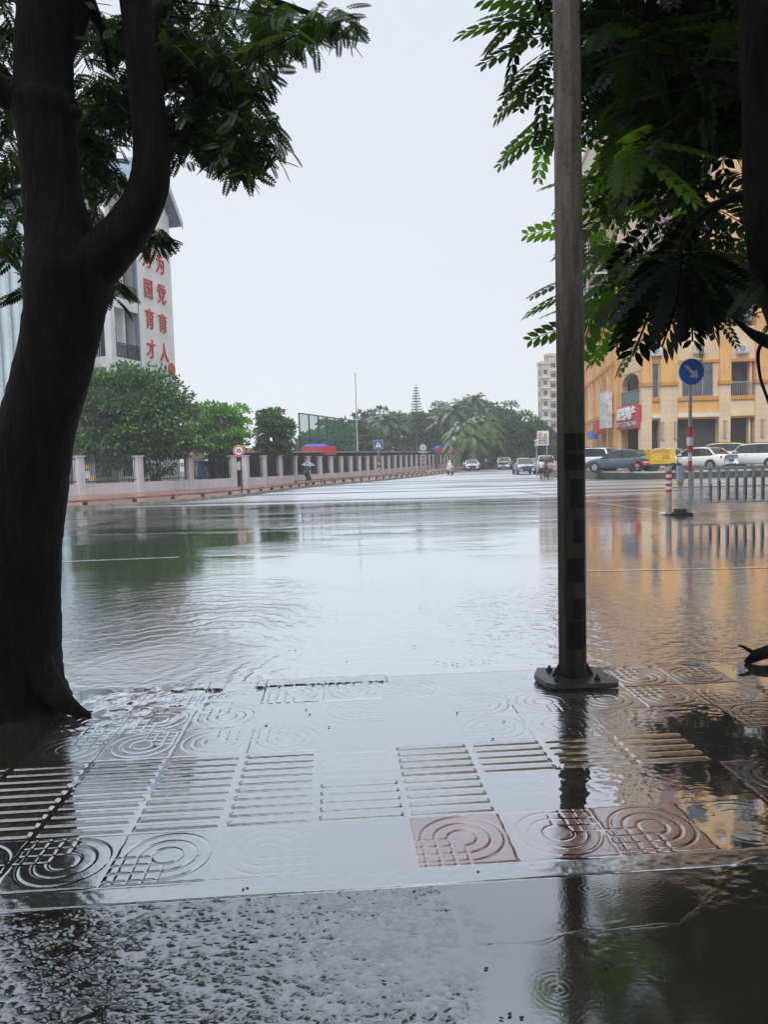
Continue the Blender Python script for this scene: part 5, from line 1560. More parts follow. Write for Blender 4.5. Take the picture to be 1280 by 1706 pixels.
    if skirt: bt.lathe([(.2 * s, .5 * s), (.19 * s, .7 * s), (.15 * s, .9 * s), (.14 * s, .98 * s)], 16, sx=.85, sy=1.1)
    else:
        bt.lathe([(.15 * s, .8 * s), (.165 * s, .88 * s), (.155 * s, .97 * s)], 16, sx=.85, sy=1.12)
        for c in 'lr':
            a_, b_ = J['hip' + c][0], J['knee' + c][0]
            if shorts <= 1: bt.tube([a_, a_ + (b_ - a_) * shorts], [.105 * s, .098 * s], 12)
            else: bt.tube([a_, b_, b_ + (J['ankle' + c][0] - b_) * .9], [.1 * s, .07 * s, .058 * s], 12)
    bt.build('skirt' if skirt else 'trousers', bm_, t, smooth=True)
    for c in 'lr':
        a_, b_ = J['ankle' + c][0], J['toe' + c][0]
        sb = MB(); sb.tube([a_ + Vector((-.05 * s, 0, -.035 * s)), (a_ + b_) / 2 + Vector((0, 0, -.01 * s)), b_ + Vector((.03 * s, 0, 0))], [.04 * s, .048 * s, .034 * s], 10, squash=.8)
        sb.build('shoe', TRIMB, t, smooth=True)
    return t


def umbrella(label, loc, r, hgt, mat, tilt=(0, 0), name='umbrella'):
    """loc = hand height point"""
    t = thing(name, label, 'umbrella', loc); t.rotation_euler = (R(tilt[0]), R(tilt[1]), .3)
    mb = MB(); n = 8; vs = [(0, 0, hgt)]; rings = 4
    for i in range(1, rings + 1):
        q = i / rings
        for k in range(n * 2):
            a_ = 2 * PI * k / (n * 2); sc_ = 1 if k % 2 == 0 else (1 - .07 * q)
            vs.append((r * q * sc_ * math.cos(a_), r * q * sc_ * math.sin(a_), hgt - r * .46 * q ** 1.9 + (0 if k % 2 == 0 else .025 * q)))
    m_ = n * 2
    fs = [(0, 1 + k, 1 + (k + 1) % m_) for k in range(m_)]
    for i in range(rings - 1):
        for k in range(m_): fs.append((1 + i * m_ + k, 1 + (i + 1) * m_ + k, 1 + (i + 1) * m_ + (k + 1) % m_, 1 + i * m_ + (k + 1) % m_))
    mb.add(vs, fs); mb.build('canopy', mat, t, smooth=True)
    MB().tube([(0, 0, -.12), (0, 0, hgt + .05)], .009, 8).build('shaft', CHROME, t)
    for k in range(n):
        a_ = 2 * PI * k / n
        MB().tube([(.01 * math.cos(a_), .01 * math.sin(a_), hgt - .22), (r * .5 * math.cos(a_), r * .5 * math.sin(a_), hgt - r * .46 * .5 ** 1.9 - .01)], .004, 5).build('rib', CHROME, t)
    MB().tube([(0, 0, -.12), (.0, 0, -.02), (0, 0, .04)], .016, 8).build('handle', DARK, t)
    return t


def umb_mat(name, col):
    mt, nt, b, out = nodes(name); b.inputs['Base Color'].default_value = (*col, 1); b.inputs['Roughness'].default_value = .35
    nzz = N(nt, 'ShaderNodeTexNoise', Scale=5.0, Detail=3.0); nt.links.new(mixc(nt, mapr(nt, nzz.outputs[0], .3, .7), tuple(c * .8 for c in col), tuple(min(1, c * 1.2) for c in col)), b.inputs['Base Color'])
    return mt


walk = {'l': (.02, .1, .2), 'r': (-.02, -.02, -.16)}
stand = {'l': (0, .01, 0), 'r': (0, .04, -.03)}
hang = lambda sg: ((.02, sg * .22, 1.12), (.1, sg * .23, .88), (.13, sg * .235, .8))
hold = lambda sg: ((.08, sg * .2, 1.12), (.24, sg * .12, 1.24), (.27, sg * .1, 1.31))
pz = P(511, 760, 51.5); zz = zg(51.5) + .12
person('person in teal shirt and dark shorts under the purple umbrella on the left footway', (pz[0], 51.5, zz), R(100), 1.5, {'l': hang(1), 'r': hold(-1)}, walk, (.01, .1, .13), (.012, .012, .014), shorts=.6)
s_ = 1.5 / 1.7; ya = R(100); hx, hy = .29 * s_, -.1 * s_
umbrella('purple grey umbrella carried by the walker on the left footway', (pz[0] + hx * math.cos(ya) - hy * math.sin(ya), 51.5 + hx * math.sin(ya) + hy * math.cos(ya), zz + 1.3 * s_), .52, .42, umb_mat('purple_canopy', (.22, .2, .34)), (4, 3))
pz = P(515, 805, 50.6)
t = thing('folded_sign_board', 'small black folding stand beside the umbrella walker on the kerb', 'stand', (pz[0], 50.6, zg(50.6) + .12), .2)
MB().prism([(-.28, 0), (-.2, 0), (.03, .95), (-.03, .95)], -.02, .02).build('leg', DARK, t); MB().prism([(.28, 0), (.2, 0), (-.02, .95), (.04, .95)], .022, .06).build('leg', DARK, t)
MB().prism([(-.14, .3), (.14, .3), (.0, .9)], -.06, -.022).build('panel', DARK, t)

grp = None
Yp = 54.5; zp = zg(Yp)
pp_ = P(902, 760, Yp); person('person in white top and black skirt crossing at the left of the group of three', (pp_[0], Yp, zp), R(60), 1.5, {'l': hang(1), 'r': hang(-1)}, walk, (.78, .78, .78), (.015, .015, .018), skirt=True, hair_long=True)
pp_ = P(910.5, 760, Yp + .35); person('person in grey green top holding the dark umbrella in the middle of the group', (pp_[0], Yp + .35, zp), R(75), 1.5, {'l': hang(1), 'r': hold(-1)}, stand, (.16, .19, .17), (.02, .022, .024), shorts=1.2)
s_ = 1.5 / 1.7; ya = R(75)
umbrella('dark navy umbrella over the group crossing the street', (pp_[0] + .29 * s_ * math.cos(ya) + .1 * s_ * math.sin(ya), Yp + .35 + .29 * s_ * math.sin(ya) - .1 * s_ * math.cos(ya), zp + 1.3 * s_), .62, .52, umb_mat('navy_canopy', (.02, .025, .06)), (-3, 2))
pp_ = P(917.5, 760, Yp - .1); person('person in pink top and dark shorts at the right of the group of three', (pp_[0], Yp - .1, zp), R(95), 1.38, {'l': hang(1), 'r': hang(-1)}, walk, (.62, .32, .32), (.1, .07, .08), shorts=.7)
ys_ = R(-75)
person('person in white rain poncho riding the white scooter', (sct.location[0] - .22 * math.cos(ys_), sct.location[1] - .22 * math.sin(ys_), sct.location[2]), ys_, 1.55, {'l': ((.12, .24, 1.15), (.5, .28, 1.08), (.58, .29, 1.09)), 'r': ((.12, -.24, 1.15), (.5, -.28, 1.08), (.58, -.29, 1.09))}, stand, (.75, .76, .78), (.05, .05, .05), seat=True, poncho=True)

# ------------------------------------------------------------------ foliage tools


def leaf_template(pairs=9, ll=.2, lw=.085, droop=.16):
    V_ = []; F_ = []
    for k in range(pairs):
        x0 = .12 + .86 * k / (pairs - 1)
        sz = (.75 + .5 * math.sin(PI * (k + .8) / (pairs + .6))) * (1 if k < pairs - 1 else .85)
        for s in (-1, 1):
            a = R(62 - 22 * k / pairs) * s
            d = np.array([math.cos(a), math.sin(a)]); nrm = np.array([-d[1], d[0]])
            b = len(V_)
            for t, w_ in ((0, 0), (.28, .42), (.62, .5), (1, 0), (.62, -.5), (.28, -.42)):
                p = np.array([x0, .008 * s]) + d * ll * sz * t + nrm * lw * sz * w_
                V_.append([p[0], p[1], -droop * p[0] ** 2 - .12 * abs(p[1]) ** 1.2 + abs(w_) * .012])
            F_.append([b + q for q in range(6)])
    xs = np.linspace(0, 1, 5)
    for a, c in zip(xs[:-1], xs[1:]):
        b = len(V_); w_ = .008
        for x, y, z in ((a, -w_, 0), (c, -w_, 0), (c, 0, .008), (c, w_, 0), (a, w_, 0), (a, 0, .008)): V_.append([x, y, -droop * x * x + z])
        F_.append([b + q for q in range(6)])
    return np.array(V_), np.array(F_)


def frames(D, roll):
    D = D / np.linalg.norm(D, axis=1, keepdims=True)
    up = np.tile([0, 0, 1.0], (len(D), 1)) + .25 * rng.normal(size=D.shape)
    S = np.cross(up, D); S /= np.linalg.norm(S, axis=1, keepdims=True) + 1e-9
    Nn = np.cross(D, S)
    c, s = np.cos(roll)[:, None], np.sin(roll)[:, None]
    return D, S * c + Nn * s, -S * s + Nn * c


def scatter(template, base, D, length, roll, v):
    TV, TF = template
    D, S, Nn = frames(D, roll)
    M = np.stack([D, S, Nn], 1)                       # (n,3,3)
    W_ = np.einsum('kj,njc->nkc', TV, M) * length[:, None, None] + base[:, None, :]
    n, k = len(base), len(TV)
    Fc = (TF[None] + (np.arange(n) * k)[:, None, None]).reshape(-1, TF.shape[1])
    vv = np.repeat(v, k)
    return W_.reshape(-1, 3), Fc, vv


BARKN = bark_mat('wet_dark_bark', (.003, .0027, .0024), (.013, .011, .009), 14)
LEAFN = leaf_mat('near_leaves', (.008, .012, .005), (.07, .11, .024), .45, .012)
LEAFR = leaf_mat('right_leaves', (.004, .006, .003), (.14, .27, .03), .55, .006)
PIN = leaf_template()
PIN3 = leaf_template(8, .2, .094, .2)
PIN2 = leaf_template(12, .17, .066, .22)


def near_crown(clusters, lo, hi, tmpl, vfun, per=7, per_far=False):
    B = []; D = []; Ln = []; Vv = []; cents = []
    for cx, cy, rx, ry, n, y0, y1 in clusters:
        for _ in range(max(1, int(round(n / per)))):
            while True:
                a, b = rng.uniform(-1, 1, 2)
                if a * a + b * b < 1: break
            Yd = rng.uniform(y0, y1)
            c = P(cx + a * rx, cy + b * ry, Yd); cents.append(c)
            az0 = rng.uniform(0, 2 * PI)
            for q in range(per):
                az = az0 + 2 * PI * q / per + rng.normal() * .3
                el = rng.uniform(-.85, .1)
                D.append([math.cos(az) * math.cos(el), math.sin(az) * math.cos(el), math.sin(el)])
                B.append(c + rng.normal(size=3) * .03); Ln.append(rng.uniform(lo, hi) * (1.45 if per_far and Yd > 5.5 and y1 < 7.01 else 1)); Vv.append(vfun(cx + a * rx, cy + b * ry))
    return np.array(B), np.array(D), np.array(Ln), np.array(Vv), cents


# ------------------------------------------------------------------ tree on the left
TY = 5.05
tb = np.array([P(25, 1185, TY)[0], TY, 0.0])
tree = thing('street_tree', 'big dark tree on the left with forked leaning trunk standing in the flooded paving', 'tree', tb)


def pxline(pts, n=7, Y0=TY):
    sp = spline([(x, y, w_, dy) for x, y, w_, dy in pts], n)
    return [tuple(P(x, y, Y0 + dy) - tb) for x, y, w_, dy in sp], [w_ / 2 * (Y0 + dy) / F for x, y, w_, dy in sp]


trunk = MB()
p_, r_ = pxline([(0, 1215, 300, 0), (0, 1190, 262, 0), (2, 1160, 222, 0), (6, 1110, 188, 0), (14, 1040, 166, 0), (18, 950, 158, 0), (26, 870, 150, 0), (44, 790, 132, 0), (66, 700, 120, 0), (88, 610, 119, 0), (107, 520, 124, 0), (112, 460, 138, 0), (102, 400, 112, 0), (90, 340, 94, 0), (82, 280, 90, 0), (76, 215, 92, 0), (74, 180, 104, 0), (72, 150, 90, 0), (74, 80, 90, 0), (86, 20, 104, 0), (98, -60, 110, 0), (90, -200, 90, .1), (60, -420, 70, .3)], 7)
trunk.tube(p_, r_, 26, wob=.035)
trunk.build('trunk', BARKN, tree, smooth=True)
mb = MB()
p_, r_ = pxline([(108, 505, 60, 0), (140, 455, 84, 0), (172, 425, 82, 0), (206, 390, 72, 0), (234, 345, 66, 0), (250, 300, 62, 0), (252, 250, 58, 0), (247, 190, 56, 0), (240, 120, 54, 0), (230, 40, 51, 0), (222, -60, 48, 0), (230, -250, 40, .2), (250, -420, 30, .4)], 7)
mb.tube(p_, r_, 18, wob=.03); mb.build('limb', BARKN, tree, smooth=True)
mb = MB(); p_, r_ = pxline([(80, 190, 40, 0), (30, 165, 54, -.05), (-15, 140, 46, -.1), (-80, 90, 40, -.2), (-200, 20, 32, -.3)], 5); mb.tube(p_, r_, 14, wob=.03); mb.build('limb', BARKN, tree, smooth=True)
mb = MB(); p_, r_ = pxline([(95, 190, 40, 0), (122, 188, 26, -.04), (132, 190, 14, -.06), (136, 191, 4, -.06)], 4); mb.tube(p_, r_, 12, wob=.06); mb.build('branch_stub', BARKN, tree, smooth=True)
mb = MB(); p_, r_ = pxline([(135, -20, 30, 0), (160, 30, 18, .1), (176, 70, 12, .2), (182, 120, 8, .3)], 5); mb.tube(p_, r_, 8); mb.build('limb', BARKN, tree, smooth=True)
mb = MB(); p_, r_ = pxline([(60, 1110, 60, -.12), (85, 1150, 46, -.2), (108, 1172, 32, -.26), (130, 1184, 20, -.3), (150, 1192, 8, -.32)], 5); mb.tube(p_, r_, 10, wob=.06); mb.build('root', BARKN, tree, smooth=True)
# limbs carrying the canopy to the right
limbs = [[(232, 60, 26, 0), (290, -10, 20, .4), (360, -30, 16, .8), (450, 0, 11, 1.0), (540, 30, 6, 1.1)], [(246, 170, 18, 0), (300, 130, 14, .5), (360, 140, 10, .9), (420, 190, 6, 1.1)], [(252, 260, 12, 0), (300, 220, 10, .5), (350, 220, 7, .8), (390, 250, 4, .9)],
         [(200, 400, 12, 0), (240, 395, 8, .15), (262, 400, 4, .2)], [(60, 330, 14, 0), (30, 320, 10, .2), (5, 330, 8, .3)], [(60, 440, 9, 0), (45, 455, 6, .1), (30, 470, 3, .2)]]
lp_all = []
for l in limbs:
    mb = MB(); p_, r_ = pxline(l, 6); mb.tube(p_, r_, 8, wob=.03); mb.build('limb', BARKN, tree, smooth=True); lp_all += p_
CL = [(330, 55, 165, 65, 420, 5.0, 7.5), (300, 150, 110, 80, 330, 5.2, 7.5), (375, 195, 65, 65, 150, 5.2, 6.8), (452, 225, 22, 28, 28, 5.4, 6.2), (405, 262, 32, 22, 56, 5.2, 6.2), (335, 235, 55, 36, 112, 5.2, 6.6),
      (480, 35, 55, 36, 105, 5.4, 6.6), (565, 32, 28, 28, 28, 5.4, 6.0), (425, 120, 25, 35, 28, 5.4, 6.2), (146, 50, 26, 50, 49, 5.4, 6.5), (160, 185, 50, 65, 175, 5.4, 7.2), (150, 265, 30, 45, 77, 5.4, 6.8), (145, 335, 16, 45, 28, 5.5, 6.5),
      (8, 60, 22, 60, 35, 5.2, 6.2), (10, 240, 20, 70, 49, 5.3, 6.2), (18, 330, 20, 60, 42, 5.3, 6.2), (14, 405, 16, 25, 21, 5.2, 5.8), (46, 462, 8, 16, 7, 5.3, 5.5), (252, 392, 22, 18, 28, 5.2, 5.7), (190, 475, 8, 8, 7, 5.2, 5.5), (195, 285, 14, 30, 14, 5.4, 6.2),
      (240, -130, 330, 110, 420, 4.2, 7.0), (60, -380, 520, 190, 330, 3.2, 7.0)]
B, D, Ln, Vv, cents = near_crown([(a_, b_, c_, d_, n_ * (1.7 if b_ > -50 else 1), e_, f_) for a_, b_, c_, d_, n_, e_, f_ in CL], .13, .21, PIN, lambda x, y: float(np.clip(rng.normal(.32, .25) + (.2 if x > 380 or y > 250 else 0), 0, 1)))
# unseen leaves added behind, overhead and left, to shade foreground and darken reflections
nb = 3600
az = rng.uniform(0, 2 * PI, nb); el = rng.uniform(-.6, .3, nb)
Bb = np.concatenate([np.stack([rng.uniform(-7, .5, 2300), rng.uniform(-6, 3.2, 2300), rng.uniform(3.9, 6.6, 2300)], 1),
                     np.stack([rng.uniform(-7.5, 0, 600), rng.uniform(-7.5, -4.5, 600), rng.uniform(1.6, 4.5, 600)], 1),
                     np.stack([rng.uniform(-9, -2.4, 700), rng.uniform(3.5, 8.5, 700), rng.uniform(4.8, 7.5, 700)], 1)])
B = np.concatenate([B, Bb]); D = np.concatenate([D, np.stack([np.cos(az) * np.cos(el), np.sin(az) * np.cos(el), np.sin(el)], 1)])
Ln = np.concatenate([Ln, rng.uniform(.35, .55, nb)]); Vv = np.concatenate([Vv, rng.uniform(0, .6, nb)])
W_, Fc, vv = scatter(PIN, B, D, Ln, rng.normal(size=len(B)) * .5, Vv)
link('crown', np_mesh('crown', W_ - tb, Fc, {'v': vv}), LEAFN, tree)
ntw = 0; lpa = np.array(lp_all + pxline([(235, 100, 5, 0), (150, 100, 5, .1), (110, 250, 5, .2)], 4)[0])
for c in cents[::2]:
    cl_ = c - tb; d = np.linalg.norm(lpa - cl_, axis=1); k = int(d.argmin())
    if d[k] < 1.1 and ntw < 95: ntw += 1; MB().tube([lpa[k], (lpa[k] * .5 + cl_ * .5) + rng.normal(size=3) * .04, cl_], [.009, .006, .004], 5, cap=False).build('twig', BARKN, tree)

# ------------------------------------------------------------------ tree on the right, trunk just outside the frame edge
tb = np.array([P(1420, 1150, 3.1)[0], 3.1, 0.0]); TY = 2.6
rtree = thing('street_tree', 'dark tree at the right edge with long drooping feather leaves hanging past the post', 'tree', tb)
mb = MB(); p_, r_ = pxline([(1500, 1420, 200, .5), (1480, 1200, 150, .5), (1450, 900, 130, .4), (1400, 650, 118, .2), (1340, 520, 110, .1), (1306, 420, 106, 0), (1296, 320, 100, 0), (1292, 200, 98, 0), (1288, 60, 100, 0), (1286, -100, 90, .1), (1260, -350, 70, .4)], 7, 2.6)
mb.tube(p_, r_, 22, wob=.03); mb.build('trunk', BARKN, rtree, smooth=True)
rl = [[(1390, 640, 30, .1), (1320, 585, 26, 0), (1272, 566, 20, -.05), (1240, 545, 10, -.05), (1215, 520, 5, -.05)], [(1290, 180, 30, 0), (1230, 140, 22, .3), (1160, 115, 15, .6), (1080, 90, 10, .9), (1010, 70, 6, 1.2)], [(1290, 330, 24, 0), (1220, 330, 16, .15), (1150, 380, 12, .2), (1130, 430, 8, .2)],
      [(1288, 60, 30, 0), (1200, -30, 20, .4), (1080, -60, 12, .9), (1010, -40, 6, 1.2)], [(1272, 568, 7, -.05), (1264, 590, 6, -.05), (1268, 630, 5, -.05), (1280, 665, 5, -.05), (1292, 700, 4, -.05)]]
lp_all = []
for l in rl:
    mb = MB(); p_, r_ = pxline(l, 6, 2.6); mb.tube(p_, r_, 8, wob=.04); mb.build('limb', BARKN, rtree, smooth=True); lp_all += p_
CR = [(1110, 70, 120, 70, 189, 3.2, 5.0), (1185, 160, 60, 55, 84, 3.0, 4.5), (1060, 170, 55, 50, 84, 5.6, 6.8), (1105, 245, 60, 30, 42, 3.0, 4.5), (1165, 330, 40, 24, 21, 3.0, 4.2), (1030, 290, 40, 50, 21, 5.7, 7.0), (1005, 390, 28, 45, 14, 5.7, 7.0), (1030, 480, 30, 30, 14, 5.7, 6.8), (1085, 350, 40, 40, 14, 5.6, 6.6), (1200, 100, 60, 80, 70, 3.2, 4.5), (1120, 170, 80, 60, 84, 3.4, 4.6),
      (1010, 50, 45, 60, 84, 5.7, 7.0), (895, 20, 30, 20, 14, 5.7, 6.6), (915, 100, 18, 40, 14, 5.7, 6.6), (930, 195, 12, 30, 7, 5.7, 6.4), (1240, 200, 14, 20, 7, 3.2, 4.0), (1110, 420, 35, 20, 14, 3.0, 4.0), (1190, 425, 35, 20, 14, 2.9, 3.6),
      (1120, -140, 300, 110, 330, 3.0, 6.0), (1050, -400, 480, 190, 260, 2.6, 6.0)]
B, D, Ln, Vv, cents = near_crown(CR, .24, .38, PIN2, lambda x, y: 0.0 if y < -20 else float(np.clip(rng.normal(.12, .12) + (.6 * rng.random() + .38 if x < 1070 and y > 180 else 0) + (.2 * rng.random() if x < 950 else 0), 0, 1)), per_far=True)  # fringe leaves lighter, top leaves darkest: backlight and shade put into leaf colour
B, D, Ln, Vv = list(B), list(D), list(Ln), list(Vv); n_cl = len(B)


def big(b, tpx, Y0, Y1, v):
    p0, p1 = P(*b, Y0), P(*tpx, Y1)
    B.append(p0); D.append(p1 - p0 + np.array([0, 0, .25 * np.linalg.norm(p1 - p0)])); Ln.append(np.linalg.norm(p1 - p0) * (.86 if v < .16 else .96)); Vv.append(v)


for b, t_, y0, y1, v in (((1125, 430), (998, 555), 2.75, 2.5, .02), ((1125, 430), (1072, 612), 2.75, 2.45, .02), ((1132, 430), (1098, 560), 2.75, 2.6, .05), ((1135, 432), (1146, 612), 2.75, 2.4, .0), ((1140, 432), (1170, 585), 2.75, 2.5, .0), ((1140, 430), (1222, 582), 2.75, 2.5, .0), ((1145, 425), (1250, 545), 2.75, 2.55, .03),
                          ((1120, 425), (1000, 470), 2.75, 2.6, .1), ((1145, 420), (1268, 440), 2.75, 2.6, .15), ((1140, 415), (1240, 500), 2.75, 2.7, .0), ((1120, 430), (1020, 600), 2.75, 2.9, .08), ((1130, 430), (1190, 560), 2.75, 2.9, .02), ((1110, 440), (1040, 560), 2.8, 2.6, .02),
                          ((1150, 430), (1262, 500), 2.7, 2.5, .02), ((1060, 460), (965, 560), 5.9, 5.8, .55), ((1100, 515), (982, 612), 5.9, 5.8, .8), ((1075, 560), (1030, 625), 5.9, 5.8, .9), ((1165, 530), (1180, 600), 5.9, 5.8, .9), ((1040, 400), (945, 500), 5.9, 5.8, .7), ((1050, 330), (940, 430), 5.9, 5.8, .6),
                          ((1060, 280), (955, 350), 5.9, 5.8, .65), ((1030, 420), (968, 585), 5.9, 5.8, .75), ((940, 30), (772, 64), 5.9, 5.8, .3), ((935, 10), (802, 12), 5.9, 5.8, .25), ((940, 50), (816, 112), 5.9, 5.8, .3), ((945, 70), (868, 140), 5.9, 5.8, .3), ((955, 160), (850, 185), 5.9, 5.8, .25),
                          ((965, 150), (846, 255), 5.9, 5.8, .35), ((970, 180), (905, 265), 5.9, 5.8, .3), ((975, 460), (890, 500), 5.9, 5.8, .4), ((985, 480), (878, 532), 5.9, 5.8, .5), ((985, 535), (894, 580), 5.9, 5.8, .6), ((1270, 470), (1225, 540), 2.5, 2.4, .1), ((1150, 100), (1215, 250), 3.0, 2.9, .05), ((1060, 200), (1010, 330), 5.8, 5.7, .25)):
    big(b, t_, y0, y1, v)  # farther leaves get higher v: sky backlight put into their green
n_big = len(B) - n_cl
B, D, Ln, Vv = np.array(B), np.array(D), np.array(Ln), np.array(Vv)
nb = 4200  # unseen dark leaves added overhead, behind and right, against light on the foreground
az = rng.uniform(0, 2 * PI, nb); el = rng.uniform(-.6, .3, nb)
Bb = np.concatenate([np.stack([rng.uniform(.3, 7, 2200), rng.uniform(-6, 2.6, 2200), rng.uniform(3.9, 6.4, 2200)], 1),
                     np.stack([rng.uniform(0, 7.5, 600), rng.uniform(-7.5, -4.5, 600), rng.uniform(1.6, 4.5, 600)], 1),
                     np.stack([rng.uniform(4.6, 9, 1400), rng.uniform(4.5, 9.5, 1400), rng.uniform(4.6, 8.0, 1400)], 1)])
lim = (Bb[:, 1] > 4.5) & ((Bb[:, 0] / np.maximum(Bb[:, 1], .1) < .30) | ((Bb[:, 2] - H) / np.maximum(Bb[:, 1], .1) < .40))
Bb = Bb[~lim]; nb = len(Bb); az = az[:nb]; el = el[:nb]
B = np.concatenate([B, Bb]); D = np.concatenate([D, np.stack([np.cos(az) * np.cos(el), np.sin(az) * np.cos(el), np.sin(el)], 1)])
Ln = np.concatenate([Ln, rng.uniform(.35, .5, nb)]); Vv = np.concatenate([Vv, rng.uniform(0, .05, nb)])
tip = B + D / np.linalg.norm(D, axis=1, keepdims=True) * Ln[:, None]
bad = np.zeros(len(B), bool)
for q_ in (B, tip, (B + tip) / 2):          # keep the feather leaves clear of the lamp post: they grow behind it or to its right
    rel = q_ - [0, 0, H]; dd = rel @ FWD
    bad |= (dd > .3) & (dd < 5.5) & (640 + F * (rel @ RT) / np.maximum(dd, .3) < 985) & (q_[:, 0] > .2) & (853 - F * (rel @ UP) / np.maximum(dd, .3) > -30)
isb = np.zeros(len(B), bool); isb[n_cl:n_cl + n_big] = Vv[n_cl:n_cl + n_big] < .22
keep = ~bad; B, D, Ln, Vv, isb = B[keep], D[keep], Ln[keep], Vv[keep], isb[keep]
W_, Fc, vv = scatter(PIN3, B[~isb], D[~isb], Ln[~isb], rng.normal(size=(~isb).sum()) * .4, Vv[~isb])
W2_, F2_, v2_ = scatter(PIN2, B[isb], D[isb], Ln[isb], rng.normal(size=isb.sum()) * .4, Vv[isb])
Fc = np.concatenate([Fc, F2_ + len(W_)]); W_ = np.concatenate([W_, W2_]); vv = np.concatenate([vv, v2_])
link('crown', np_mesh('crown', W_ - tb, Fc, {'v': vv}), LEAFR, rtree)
ntw = 0; lpa = np.array(lp_all)
for c in cents[::2]:
    cl_ = c - tb; d = np.linalg.norm(lpa - cl_, axis=1); k = int(d.argmin())
    if d[k] < 1.2 and ntw < 95 and (c[1] > 5.6 or c[0] / c[1] > .31) and not (c[1] > 5.6 and lpa[k][1] + tb[1] < 5.6): ntw += 1; MB().tube([lpa[k], (lpa[k] * .5 + cl_ * .5) + rng.normal(size=3) * .04, cl_], [.008, .006, .004], 5, cap=False).build('twig', BARKN, rtree)

# added tree, trunk outside the frame, crown shaped to darken reflections on the paving
tb = np.array([12.2, 13.6, 0.0])
added_tree = thing('street_tree', 'added dark tree, crown set high behind the drooping leaves to darken the wet reflections', 'tree', tb)
mb = MB(); mb.tube([(0, 0, -.1), (-.1, 0, 2.2), (-.3, .1, 4.5), (-1.2, .4, 7), (-1.8, .6, 9.5)], [.38, .27, .24, .16, .06], 14, wob=.04)
mb.build('trunk', BARKN, added_tree, smooth=True)
for q in ((-4.5, -.5, 6.3), (-5, 1.6, 7.5), (-2.5, 3, 8), (1.5, 2, 7.5), (2.5, -1.5, 7)):
    MB().tube([(-.3, .1, 4.2), (q[0] * .5, q[1] * .5, q[2] * .85), q], [.12, .08, .03], 8, wob=.04).build('limb', BARKN, added_tree, smooth=True)
nb = 11000
u = rng.normal(size=(nb, 3)); u /= np.linalg.norm(u, axis=1, keepdims=True); u *= rng.uniform(.25, 1, (nb, 1)) ** .5
Bb = np.array([10.2, 14.6, 7.6]) + u * np.array([5.6, 5.2, 4.4])
qx = 640 + F * (Bb[:, 0] / Bb[:, 1]); qy = 745 - F * (Bb[:, 2] - H) / Bb[:, 1]
Bb = Bb[((qx > 1300) | ((qx > 1010) & (qx < 1245) & (qy > 425) & (qy < 560 - .5 * np.abs(qx - 1130))) | ((qx > 1035) & (qy < 222))) & (qy < 545)]; nb = len(Bb)
az = rng.uniform(0, 2 * PI, nb); el = rng.uniform(-.8, .2, nb)
W_, Fc, vv = scatter(PIN3, Bb, np.stack([np.cos(az) * np.cos(el), np.sin(az) * np.cos(el), np.sin(el)], 1), rng.uniform(.5, .8, nb), rng.normal(size=nb) * .4, rng.uniform(0, .06, nb))
link('crown', np_mesh('crown', W_ - tb, Fc, {'v': vv}), LEAFR, added_tree)

# ------------------------------------------------------------------ trees further off
BARKF = bark_mat('far_bark', (.05, .045, .04), (.13, .12, .1), 4)
QUAD = (np.array([[0, 0, 0], [.5, -.26, -.03], [1, 0, -.1], [.5, .26, -.03]]), np.array([[0, 1, 2, 3]]))


